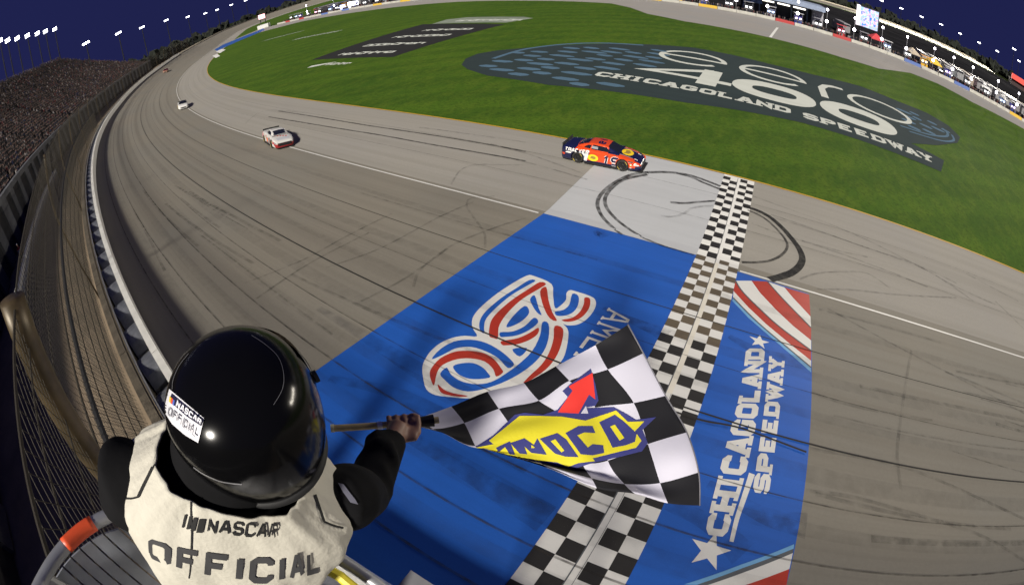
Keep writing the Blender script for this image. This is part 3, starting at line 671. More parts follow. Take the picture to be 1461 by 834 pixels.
for k in range(-6, 64):
    s = 8.4 + k*PER      # foam block: curved shoulder falling towards the start line
    def blk(sa):
        rings = []
        for t in (17.32, 17.94):
            ring_ = [PTz(sa+.0, t, zb(sa)+.05)]
            for j in range(9):
                f = j/8; ring_.append(PTz(sa+1.75-1.75*f, t, zb(sa)+.06+.91*max(0.0, math.sin(math.pi*(.04+.92*min(1, f*.55+.45*f*f))))**.55))
            ring_.append(PTz(sa+1.75, t, zb(sa)+.05)); rings.append([ring_[-1]] + ring_[1:-1] + [ring_[0]])
        return MB().loft(rings)
    o = br(blk(s).build('foam_block', M_foam))
br(prism_along(-160, 249, [(17.30, .02), (18.02, .02), (18.02, .05), (17.30, .05)], 4.0, zb).build('barrier_floor', M_dark))
# catch fence on the wall
fence = props(empty('catch_fence', PTz(0, 18.2, 4.4)), 'tall wire catch fence with steel posts on top of the outer wall', 'fence')
FT = 18.72; FZ0, FZ1 = .35, 7.1     # heights above the wall foot
def fr(o): return at_root(o, fence)
def lean(z): return -.64*max(0.0, (z-4.4)/2.7)**1.3
def FP(s, z, dt=0.0): return PTz(s, FT+dt+lean(z), zwall(s)+z)
for s in [4.15+k*15.5 for k in list(range(-4, -1))+list(range(0, 19))]:
    m_ = MB(); m_.tube([FP(s, z, .02) for z in (-.2, 2, 4.4, 5.2, 6.0, 6.7, 7.12)], .205 if 0 < s < 12 else .055, 16); fr(m_.build('post', mat('post_rust', (.075, .054, .027), .45, .3, var=.5, scale=1.5), smooth=True))
for z, r in ((1.3, .02), (2.0, .018), (2.7, .02), (3.4, .02), (3.95, .075), (4.4, .03), (5.6, .014), (6.6, .014), (7.05, .02)):
    m_ = MB(); m_.tube([FP(s, z) for s in np.arange(-60, 300, 6.0)], r, 6); fr(m_.build('cable' if r < .05 else 'top_rail', M_wire if r < .05 else M_dark))
def wires(s0, s1, z0, z1, sp, r, dt):
    m_ = MB(); h = z1-z0
    for sg in (1, -1):
        s = s0-h
        while s < s1+h:
            pts = []
            for k in range(13):
                f = k/12; ss = s+sg*h*f*.85
                pts.append((ss, z0+h*f))
            pts = [p for p in pts if s0 <= p[0] <= s1]
            if len(pts) > 1: m_.tube([FP(a, b, dt) for a, b in pts], r, 3, cap=False)
            s += sp
    return m_
props(fr(wires(-20, 24, FZ0, 7.05, .24, .0048, 0.0).build('mesh_panel', M_wire)), kind='stuff')
props(fr(wires(24, 290, FZ0, 7.05, .45, .007, 0.0).build('mesh_panel', M_wire)), kind='stuff')
props(fr(wires(-20, 90, FZ0, 3.95, .14, .0055, .10).build('mesh_panel', M_wire)), kind='stuff')
# low wall with a grey cap along the lane, spectator side
lw = props(empty('lane_wall', PTz(30, 25.7, 3.2)), 'low dark blue wall with a round grey cap beside the service lane', 'wall')
for a, b in [(24.0+k*6.4, 24.0+k*6.4+6.35) for k in range(0, 6)]:
    at_root(prism_along(a, b, [(24.05, -.2), (24.35, -.2), (24.35, 1.32), (24.05, 1.32)], 3.0, zwall).build('wall_panel', mat('lane_wall_blue', (.07, .09, .16), .6, var=.3, scale=1.0)), lw)
    m_ = MB(); m_.tube([PTz(s, 24.2, zwall(s)+1.40) for s in np.linspace(a, b, 5)], .20, 10); at_root(m_.build('cap_pipe', mat('cap_grey', (.40, .42, .46), .4, .2), smooth=True), lw)
MB_ = MB().box(tuple(PTz(63.2, 24.3, zwall(63)+1.2)), (.9, .9, 2.6)); at_root(MB_.build('end_block', M_dark), lw)
for k in range(6):
    m_ = MB(); m_.tube([PTz(23.0+k*.35, 24.4, zwall(24)+.9+.35*math.sin(k*2)), PTz(23.2+k*.35, 24.3, zwall(24)+1.75)], .10, 7); at_root(m_.build('cable_coil', M_steel), lw)
# ------------------------------------------------------------------ grandstand and crowd
GS0, GS1 = -60.0, 226.0
def s_end(k): return 190.0+36.0*(1-k/(NR-1))
stand = props(empty('grandstand', PTz(60, 27.5, 3.2)), 'long steep grandstand packed with spectators outside the fence', 'grandstand')
def st_(o): return at_root(o, stand)
NR = 34; T0, T1, Z0, Z1 = 28.3, 58.5, 4.2, 26.6     # heights above wall foot
M_deck = mat('stand_deck', (.035, .032, .031), .9, var=.2, scale=.3); M_gwall = mat('stand_wall', (.07, .073, .08), .7, var=.35, scale=.35)
def row(k): f = k/(NR-1); return T0+(T1-T0)*f, Z0+(Z1-Z0)*(f*.82+f*f*.18)
for k in range(NR):
    t, z = row(k); d = (T1-T0)/(NR-1)
    st_(prism_along(GS0, s_end(k), [(t, z-.75), (t+d+.02, z-.75), (t+d+.02, z), (t, z)], 12.0, zwall).build('step', M_deck))
st_(prism_along(GS0, GS1, [(27.75, 0), (28.1, 0), (28.1, 4.9), (27.75, 4.9)], 12.0, zwall).build('front_wall', M_dark))
for s in np.arange(GS0+3, GS1-3, 5.2):
    st_(prism_along(s, s+1.5+rng.uniform(0,1.2), [(27.45, 0), (27.74, 0), (27.74, 4.6), (27.45, 4.6)], 3.0, zwall).build('wall_pier', M_gwall))
st_(prism_along(GS0, GS1, [(27.40, 4.4), (28.15, 4.4), (28.15, 5.0), (27.40, 5.0)], 12.0, zwall).build('parapet', M_gwall))
st_(prism_along(GS0, 190, [(59.6, 0), (60.0, 0), (60.0, 25.9), (59.6, 25.9)], 12.0, zwall).build('back_wall', M_deck))
r_ = [PTz(GS0, 28.2, zwall(GS0))] + [PTz(GS0, row(k)[0], zwall(GS0)+row(k)[1]-.1) for k in range(NR)] + [PTz(GS0, 59.6, zwall(GS0))]
st_(mesh('end_wall', r_, [tuple(range(len(r_)))], M_deck))
r0 = [PTz(s_end(k), row(k)[0], zwall(s_end(k))) for k in range(NR)]; r1 = [PTz(s_end(k), row(k)[0], zwall(s_end(k))+row(k)[1]-.1) for k in range(NR)]
st_(mesh('end_wall', r0+r1, [(k, k+1, NR+k+1, NR+k) for k in range(NR-1)], M_deck))
for s in np.arange(20, 188, 28.0):
    st_(MB().tube([PTz(s, row(k)[0], zwall(s)+row(k)[1]+.95) for k in range(NR)], .035, 4).build('aisle_rail', M_dark))
CC = [(.013,.012,.014), (.008,.008,.010), (.022,.018,.019), (.10,.018,.02), (.014,.022,.07), (.26,.24,.24), (.10,.07,.055), (.035,.030,.034), (.12,.075,.062)]
def crowd(name, spots, seated=True, cols=CC):
    """many small figures in one mesh: legs, tapered torso, arms and a head each"""
    V = []; F = []; I = []
    ms = [mat('crowd_cloth_%d' % i, c, .85) for i, c in enumerate(cols)]; skin = len(cols)-1
    n = 5
    for (x, y, z, ang, sc) in spots:
        col = int(rng.choice(len(cols)-1, p=CP)); leg = int(rng.integers(0, 3)); base = len(V); ca, sa = math.cos(ang), math.sin(ang)
        def rg(cx, cz, rx, ry):
            for k in range(n):
                a = 2*math.pi*k/n; px_, py_ = cx+rx*math.cos(a), ry*math.sin(a); V.append((x+(px_*ca-py_*sa)*sc, y+(px_*sa+py_*ca)*sc, z+cz*sc))
        if seated: prof = [(.30,.0,.14,.20,leg),(.24,.42,.20,.21,leg),(0,.50,.15,.21,col),(0,.92,.12,.24,col),(.02,1.02,.05,.07,skin),(.03,1.10,.10,.085,skin),(.03,1.22,.09,.08,leg),(.03,1.28,.01,.01,leg)]
        else: prof = [(0,0,.12,.15,leg),(0,.80,.13,.18,leg),(0,.95,.13,.19,col),(0,1.40,.12,.24,col),(0,1.48,.05,.06,skin),(.02,1.56,.09,.08,skin),(.02,1.70,.09,.08,leg),(.02,1.76,.01,.01,leg)]
        for i, (cx, cz, rx, ry, mi) in enumerate(prof):
            rg(cx, cz, rx, ry)
            if i:
                for k in range(n):
                    k2 = (k+1) % n; a = base+(i-1)*n; b = base+i*n; F.append((a+k, a+k2, b+k2, b+k)); I.append(mi)
    me = bpy.data.meshes.new(name); me.from_pydata(V, [], F); o = link(name, me, None, ms); me.polygons.foreach_set('material_index', I); me.update(); return o
CP = np.array([.22, .20, .16, .09, .08, .07, .08, .10]); CP = CP/CP.sum()
spots = []
for k in range(NR):
    t, z = row(k)
    for s in np.arange(6.0, s_end(k)-1, .62 if k < 18 else .7):
        if rng.random() < .10 or (s % 28) < 1.3: continue
        ss = s+rng.normal()*.08; p = PTz(ss, t+.45, zwall(ss)+z); an = PATH[max(I0, min(I1, int(round(ss/DS))))][2]
        spots.append((p[0], p[1], p[2], math.pi/2-an+rng.normal()*.35, rng.uniform(.9, 1.12)))
props(crowd('crowd', spots), 'dense crowd of spectators filling the grandstand rows', 'crowd', kind='stuff')
# ------------------------------------------------------------------ light masts
MASTW = 5.5e5
M_lamp = mat('flood_lamp', (.9, .9, .95), .4, emit=((.86, .88, 1.0), 9.0)); M_mast = mat('mast_steel', (.012, .013, .018), .6, .4)
def mast(p, h, yaw, rows, cols_, w, label, group):
    r_ = empty('light_mast', p, yaw); props(r_, label, 'light mast', group)
    m_ = MB(); m_.tube([(0, 0, -2), (0, 0, h*.6), (0, 0, h)], [.45, .35, .22], 8); m_.build('pole', M_mast, r_)
    m_ = MB()
    for i in range(rows): m_.box((0, -.25, h-.2-i*w*1.25), (cols_*w*1.15, .18, .15))
    m_.build('crossarm', M_mast, r_)
    for i in range(rows):
        for j in range(cols_):
            q = MB(); x = (j-(cols_-1)/2)*w*1.12; q.lathe([(.05*w, .0), (.42*w, .14*w), (.46*w, .2*w), (.0, .21*w)], (0, 0, 0), 8, 'y')
            q.v = [(a+x, -b-.4, c+h-.2-i*w*1.25) for a, b, c in q.v]; q.build('lamp', M_lamp, r_)
    return r_
def mast_at(px, t, rows, cols_, w, label, group):
    d = ray(px); az = math.atan2(d[0], d[1]); best = None
    for s in np.arange(10, 1400, 1.0):
        p = PTz(s, t, 0); v = p-CAM; da = abs(math.atan2(v[0], v[1])-az)
        if (best is None or da < best[0]): best = (da, s, p)
    _, s, p = best; dist = math.hypot(p[0]-CAM[0], p[1]-CAM[1]); h = CAM[2]+dist*d[2]/math.hypot(d[0], d[1]); z0 = -1.2
    mast((p[0], p[1], z0), h-z0, math.atan2(p[1]-CAM[1], p[0]-CAM[0])-math.pi/2, rows, cols_, w, label, group)
for px in ((0, 56), (10, 56), (24, 53), (39, 49), (53, 46), (65, 43), (78, 40)): mast_at(px, 74, 2, 3, .78, 'tall light mast with a bright lamp cluster above the packed grandstand', 'light masts behind the grandstand')
for px in ((123, 61), (169, 47), (202, 39), (237, 29), (268, 24), (293, 19), (310, 14), (330, 7), (350, 1)): mast_at(px, 46, 1, 3, 1.15, 'light mast with a small bright lamp head along the far turn', 'light masts along the far turn')
for i, (px, yb) in enumerate((((1258, 1), 560), ((1286, 12), 560), ((1315, 24), 560), ((1343, 35), 560), ((1370, 48), 560), ((1397, 61), 560), ((1423, 73), 560), ((1447, 70), 420), ((1454, 87), 560))):
    d = ray(px); k = (yb-CAM[1])/d[1]; p = CAM+d*k; mast((p[0], p[1], -1.2), p[2]+1.2, -math.atan2(d[0], d[1]), 1, 3, 1.5, 'light mast with a small lamp head beyond the back straight', 'light masts beyond the back straight')
    ld = bpy.data.lights.new('mast_light', 'SPOT'); ld.energy = MASTW; ld.spot_size = R(64); ld.spot_blend = .4; ld.shadow_soft_size = 2.0; ld.color = (1.0, .92, .78); lo = bpy.data.objects.new('mast_light', ld); COL.objects.link(lo); lo.location = (p[0], p[1]-1.5, p[2]); lo.rotation_euler = Vector((-90-p[0], 10-p[1]+1.5, 2-p[2])).to_track_quat('-Z', 'Y').to_euler()
# ------------------------------------------------------------------ dark woods on the horizon
def woods(name, pts, h, label):
    V = []; F = []; ico = bmesh.new(); bmesh.ops.create_icosphere(ico, subdivisions=2, radius=1.0); iv = [v.co.copy() for v in ico.verts]; jf = [tuple(v.index for v in f.verts) for f in ico.faces]; ico.free()
    for (x, y) in pts:
        for c in range(3):
            r_ = h*rng.uniform(.35, .6); cx, cy, cz = x+rng.normal()*h*.5, y+rng.normal()*h*.5, h*rng.uniform(.25, .72)-1.2; b = len(V)
            for v in iv:
                k = r_*(1+.28*math.sin(v.x*9+cx)+.25*math.sin(v.z*11+cy)+.15*rng.normal()); V.append((cx+v.x*k, cy+v.y*k, cz+v.z*k))
            F += [tuple(i+b for i in f) for f in jf]
    o = mesh(name, V, F, mat('dark_foliage', (.010, .013, .008), .98, var=.4, scale=.3)); props(o, label, 'woods', kind='stuff')
woods('far_woods', [(x+rng.normal()*5, 640+rng.normal()*14) for x in np.arange(-120, 760, 9.0)], 12.5, 'dark belt of woods beyond the back straight')
woods('turn_woods', [tuple(PT(s, 95+rng.normal()*10)[:2]) for s in np.arange(300, 900, 9.0)], 13.0, 'dark belt of woods beyond the far turn')
# ------------------------------------------------------------------ pit wall and paddock
def pitline(x):
    P = sorted(PITW)
    for (x0, y0), (x1, y1) in zip(P[:-1], P[1:]):
        if x0 <= x <= x1: return y0+(y1-y0)*(x-x0)/(x1-x0)
    return P[0][1] if x < P[0][0] else P[-1][1]
pw = props(empty('pit_wall', (0, pitline(0), -.37)), 'low white pit wall with coloured banners along pit road', 'wall')
M_pw = mat('pit_wall_white', (.44, .43, .39), .7, var=.15, scale=.5); BAN = [mat('banner_blue', (.10, .16, .40), .6), mat('banner_yellow', (.62, .40, .05), .6), mat('banner_red', (.42, .05, .05), .6)]
for k, x in enumerate(np.arange(-260, 150, 6.0)):
    y0, y1 = pitline(x), pitline(x+5.9); a = math.atan2(y1-y0, 5.9)
    m_ = MB().box((x+2.95, (y0+y1)/2+.3, .07), (5.88, .35, .9), a)
    at_root(m_.build('wall_section', BAN[[0, 1, 2][k % 3]] if k % 7 in (2, 5) else M_pw), pw)
M_lamp2 = mat('pit_lamp', (.9, .9, .95), .4, emit=((.92, .88, 1.0), 16.0)); M_pole = mat('pit_pole', (.30, .30, .32), .5, .5)
proto = {}
def put(key, build, loc, rz, label, cat, group=None):
    if key not in proto: o = build(); proto[key] = o
    else: o = copy_tree(proto[key])
    o.location = loc; o.rotation_euler = (0, 0, rz); props(o, label, cat, group); return o
def b_lamp():
    r_ = empty('pit_lamp_post'); MB().tube([(0, 0, 0), (0, 0, 7.6)], .09, 6).build('pole', M_pole, r_)
    for z, s_ in ((3.9, .46), (7.5, .36)):
        MB().box((0, -.2, z), (.9*s_/.5, .35, .14)).build('bracket', M_pole, r_)
        MB().lathe([(.1, 0), (s_, .18), (s_, .38), (.02, .42)], (0, -.40, z-.1), 10, 'y').build('lamp', M_lamp2, r_)
    return r_
def rot180(v): return v
PXL = [(1050, 17), (1094, 27), (1138, 38), (1181, 51), (1222, 64), (1261, 77), (1297, 91), (1337, 109), (1367, 124), (1398, 141), (1428, 156), (1452, 169)]
LX = [float(on_z(p)[0]) for p in PXL] + [-20, -36, -60, -85, -112, -140, -168, -196, -222]
for x in LX: put('lamp', b_lamp, (x, pitline(x)+2.0, -.37), 0, 'slim lamp post with two bright heads just behind the pit wall', 'lamp post', 'lamp posts along the pit wall')
def b_box(c1, c2, scr):
    def f():
        r_ = empty('pit_box')
        MB().box((0, 0, .75), (2.6, 1.5, 1.3)).build('cabinet', mat('cab_'+c1[0], c1[1], .4, var=.1, scale=2), r_)
        MB().box((0, 0, 1.55), (2.8, 1.6, .12)).build('deck', mat('pit_deck', (.2, .2, .21), .6), r_)
        for sx in (-1.25, 1.25):
            for sy in (-.7, .7): MB().tube([(sx, sy, 1.5), (sx, sy, 3.7)], .05, 5).build('leg', M_pole, r_)
        MB().box((0, 0, 3.8), (3.2, 2.1, .14)).build('canopy', mat('canopy_'+c2[0], c2[1], .6, var=.1, scale=1), r_)
        MB().box((0, .8, 2.5), (2.5, .08, 1.0)).build('back_panel', mat('cab_'+c1[0], c1[1], .4), r_)
        for sx in (-.7, .6):
            MB().box((sx, -.55, 2.15), (.7, .08, .45)).build('screen', mat('screen_'+scr[0], (.1, .1, .1), .4, emit=(scr[1], 5.0)), r_)
            m_ = MB().box((sx, .1, 1.85), (.45, .45, .08)); m_.box((sx, .34, 2.1), (.45, .06, .5)); m_.build('seat', M_dark, r_)
        return r_
    return f
KB = [(('white', (.34, .34, .34)), ('white', (.34, .34, .35)), ('blue', (.45, .6, 1.0))), (('black', (.02, .02, .025)), ('grey', (.2, .2, .22)), ('white', (1, 1, 1))), (('red', (.40, .03, .03)), ('red', (.45, .04, .05)), ('pink', (1, .5, .7))), (('navy', (.03, .05, .2)), ('white', (.34, .34, .35)), ('violet', (.7, .5, 1.0))), (('yellow', (.6, .35, .03)), ('orange', (.6, .25, .03)), ('warm', (1, .75, .4)))]
KN = ['white', 'black', 'red', 'navy', 'yellow']; CN = ['white', 'grey', 'red', 'white', 'orange']
bx = list(np.arange(-248, 132, 7.4))
for i, x in enumerate(bx):
    k = [1, 0, 3, 1, 2, 1, 0, 1, 4, 3, 1][i % 11]
    put('box%d' % k, b_box(*KB[k]), (x+rng.normal()*.8, pitline(x)+4.0+rng.uniform(0, 1), -.37), rng.normal()*.05, '%s crew stand with a %s canopy on the pit wall' % (KN[k], CN[k]), 'pit box', '%s crew stands along the pit wall' % KN[k])
spots = []
for x in np.arange(-255, 140, .75):
    for r_ in range(3):
        if rng.random() < .62: spots.append((x+rng.normal()*.4, pitline(x)+1.1+r_*1.2+rng.uniform(0, .9), -.37, rng.uniform(0, 6.28), rng.uniform(.95, 1.08)))
CP = np.array([.20, .14, .12, .20, .12, .12, .04, .06]); CP = CP/CP.sum()
props(crowd('pit_crowd', spots, False, [(.05,.05,.055),(.02,.02,.03),(.12,.10,.10),(.32,.05,.05),(.04,.07,.2),(.45,.43,.42),(.3,.2,.1),(.12,.12,.13),(.34,.22,.17)]), 'crowd of crew members standing behind the pit wall', 'crowd', kind='stuff')
def b_hauler(c, lit):
    def f():
        r_ = empty('hauler')
        MB().box((0, 0, 2.55), (2.6, 14.0, 2.9)).build('trailer_body', mat('hauler_'+c[0], c[1], .45, var=.12, scale=.7), r_)
        MB().box((0, -7.03, 2.5), (2.2, .08, 2.5)).build('rear_door', mat('hauler_door_'+c[0], tuple(q*.8 for q in c[1]), .5), r_)
        MB().box((0, 0, .95), (2.2, 13.0, .3)).build('chassis', M_dark, r_)
        for sx in (-1.1, 1.1):
            for sy in (-5.4, -4.2): MB().lathe([(.05, -.15), (.5, -.15), (.5, .15), (.05, .15)], (sx, sy, .5), 12, 'x').build('wheel', M_dark, r_)
        MB().box((0, 9.0, 1.9), (2.4, 2.6, 2.4)).build('cab', mat('hauler_'+c[0], c[1], .45), r_)
        MB().box((0, -7.4, 3.9), (2.5, .8, .08)).build('awning', mat('awning_grey', (.4, .4, .42), .7), r_)
        return r_
    return f
HC = [('white', (.30, .30, .31)), ('grey', (.26, .25, .26)), ('tan', (.36, .30, .24)), ('black', (.03, .03, .035)), ('blue', (.05, .08, .25))]
for i, x in enumerate(np.arange(58, 150, 4.6)):
    k = [0, 0, 1, 0, 2, 1, 0][i % 7]; put('haul%d' % k, b_hauler(HC[k], 0), (x, pitline(x)+19+rng.uniform(-1, 1), -.37), R(-8), '%s race trailer parked end-on in the paddock row' % HC[k][0], 'trailer', '%s trailers in the right paddock row' % HC[k][0])
for i, x in enumerate(np.arange(-235, 30, 8.5)):
    if -16 < x < 24: continue
    k = [3, 1, 4, 3, 3, 0][i % 6]; put('haul%d' % k, b_hauler(HC[k], 0), (x, pitline(x)+22+rng.uniform(-2, 2), -.37), R(5), '%s race trailer parked behind the crew stands' % HC[k][0], 'trailer', '%s trailers behind the crew stands' % HC[k][0])
# garage building with a pale fascia
gb = empty('garage_building', (5.5, 143, -.37)); props(gb, 'wide garage building with a pale blue-grey roof band and dark open bays', 'building')
M_fas = mat('fascia', (.22, .27, .37), .6, var=.08, scale=.3)
MB().box((0, 7, 3.0), (27, 13, 6.0)).build('walls', mat('garage_wall', (.05, .05, .055), .8), gb); MB().box((0, -1.5, 6.6), (30, 18, 1.6)).build('roof_band', M_fas, gb)
MB().box((13.2, -1.6, 3.0), (3.6, 8, 6.0)).build('corner_block', mat('corner_pale', (.36, .36, .40), .7), gb); MB().box((-9.0, -1.4, 4.3), (6, 2, 2.2)).build('blue_panel', mat('panel_blue', (.12, .2, .45), .6), gb)
for k in range(5): MB().box((-12.5+k*5.6, -.1, 2.9), (.5, .6, 5.9)).build('pillar', M_fas, gb)
for k in range(4): MB().box((-9.7+k*5.6, .35, 4.6), (4.4, .1, .5)).build('bay_light', mat('bay_lamp', (.8, .8, .8), .5, emit=((1, .95, .85), 2.0)), gb)
# video board
vb = empty('video_board', tuple(CAM + ray((1237, 26))*0)); 
d = ray((1236.5, 45)); kk = 185/math.hypot(d[0], d[1]); pb = CAM+d*kk; vb.location = (pb[0], pb[1], -.37); yaw = -math.atan2(d[0], d[1]); vb.rotation_euler = (0, 0, yaw)
props(vb, 'large glowing video board above the paddock', 'screen')
ctr = (CAM+ray((1237, 26))*(185/math.hypot(*ray((1237, 26))[:2])))[2]+.37
MB().box((0, .5, ctr), (9.6, .8, 8.4)).build('cabinet', M_dark, vb)
def scr_mat():
    m = bpy.data.materials.new('video_picture'); m.use_nodes = True; n, l = m.node_tree.nodes, m.node_tree.links; b = n['Principled BSDF']; b.inputs['Base Color'].default_value = (0, 0, 0, 1)
    tc = n.new('ShaderNodeTexCoord'); nz = n.new('ShaderNodeTexNoise'); nz.inputs['Scale'].default_value = .6; nz.inputs['Detail'].default_value = 1.5; l.new(tc.outputs['Object'], nz.inputs['Vector'])
    r_ = n.new('ShaderNodeValToRGB'); e = r_.color_ramp.elements; e[0].position = .3; e[0].color = (.05, .2, .9, 1); e[1].position = .75; e[1].color = (1, .6, .15, 1)
    for p, c in ((.40, (.1, .4, 1, 1)), (.46, (.9, .45, .8, 1)), (.52, (.8, .9, 1, 1)), (.6, (.3, .6, 1, 1))): q = e.new(p); q.color = c
    l.new(nz.outputs['Fac'], r_.inputs[0]); l.new(r_.outputs[0], b.inputs['Emission Color']); b.inputs['Emission Strength'].default_value = 1.0; return m
MB().box((.6, .06, ctr), (7.6, .1, 7.6)).build('picture', scr_mat(), vb); MB().box((-4.0, .06, ctr+.2), (1.5, .1, 8.0)).build('side_panel', mat('side_glow', (.9, .9, .9), .5, emit=((1, .85, 1), 1.5)), vb)
for sx in (-3, 3): MB().tube([(sx, .6, 0), (sx, .6, ctr-4)], .3, 6).build('leg', M_mast, vb)
# tents, signs and small lit things behind the pit wall
def b_tent(c):
    def f():
        r_ = empty('paddock_tent'); m_ = mat('tent_'+c[0], c[1], .7, var=.1, scale=1)
        MB().loft([[(-2.5, -2.5, 2.6), (2.5, -2.5, 2.6), (2.5, 2.5, 2.6), (-2.5, 2.5, 2.6)], [(-.2, -.2, 4.2), (.2, -.2, 4.2), (.2, .2, 4.2), (-.2, .2, 4.2)]]).build('roof', m_, r_)
        for sx in (-2.4, 2.4):
            for sy in (-2.4, 2.4): MB().tube([(sx, sy, 0), (sx, sy, 2.6)], .06, 5).build('leg', M_pole, r_)
        MB().box((0, -2.52, 2.45), (5, .04, .35)).build('valance', m_, r_); return r_
    return f
TC = [('red', (.5, .05, .06)), ('tan', (.40, .34, .26)), ('yellow', (.65, .42, .05)), ('white', (.6, .6, .6))]
for px, k, lab in (((1243, 62), 0, 'red peaked tent behind the pit wall below the video board'), ((1283, 74), 1, 'tan peaked tent behind the pit wall'), ((1330, 100), 2, 'small yellow tent at the edge of pit road'), ((1380, 118), 3, 'white peaked tent among the trailers'), ((1410, 134), 3, 'white peaked tent near the end of the trailer row')):
    g = on_z(px); put('tent%d' % k, b_tent(TC[k]), (g[0], max(pitline(g[0])+8, min(g[1], pitline(g[0])+14)), -.37), .1, lab, 'tent')
for px, w, h, c, lab in (((1350, 101), 5.5, 2.6, (1, 1, 1), 'bright white lit sign box beside the trailers'), ((1381, 113), 6.5, 1.1, (1, .55, .8), 'long pink lit sign strip on a stand beside the trailers'), ((488, 11), 5, 3, (.55, .6, 1), 'bluish lit sign among the crew stands'), ((504, 7), 6, 4, (.8, .85, 1), 'large pale lit sign above the crew stands')):
    d = ray(px); kk = (pitline(0)+16-CAM[1])/d[1]; p = CAM+d*kk; r_ = empty('lit_sign', (p[0], p[1], -.37), -math.atan2(d[0], d[1])*.6); props(r_, lab, 'sign'); zz = p[2]+.37
    MB().box((0, .2, zz), (w+.3, .35, h+.3)).build('frame', M_dark, r_); MB().box((0, 0, zz), (w, .1, h)).build('face', mat('sign_%d' % int(c[1]*100), (.5, .5, .5), .5, emit=(c, 3.0)), r_); MB().tube([(0, .25, 0), (0, .25, max(.5, zz-h/2))], .15, 6).build('leg', M_mast, r_)
# red lit hall beyond the back straight, leader board near the pit entry
rb = empty('red_roofed_hall', (345, 470, -1.2), R(-20)); props(rb, 'red lit hall beyond the far end of the back straight', 'building')
MB().box((0, 0, 4), (60, 20, 9)).build('walls', mat('hall_dark', (.05, .03, .03), .8), rb); MB().box((0, -11, 10.5), (62, 3, 6)).build('roof_front', mat('hall_red', (.5, .06, .05), .6, emit=((1, .12, .08), .35)), rb)
d = ray((377, 36)); g = on_z((377, 40)); lb = empty('scoring_board', (g[0], g[1], -.37), .5); props(lb, 'small scoring board with a pink lit face on a white base at the pit entry', 'screen')
MB().box((0, 0, 1.3), (9, 3, 2.6)).build('base', mat('board_base', (.6, .6, .58), .7), lb); MB().box((0, 0, 8.3), (6, .8, 3.6)).build('cabinet', M_dark, lb); MB().box((0, -.5, 8.3), (5.4, .1, 3.0)).build('face', mat('board_pink', (.5, .3, .3), .5, emit=((1, .45, .5), 2.2)), lb)
for sx in (-2, 2): MB().tube([(sx, .1, 2.6), (sx, .1, 6.6)], .25, 6).build('leg', M_mast, lb)
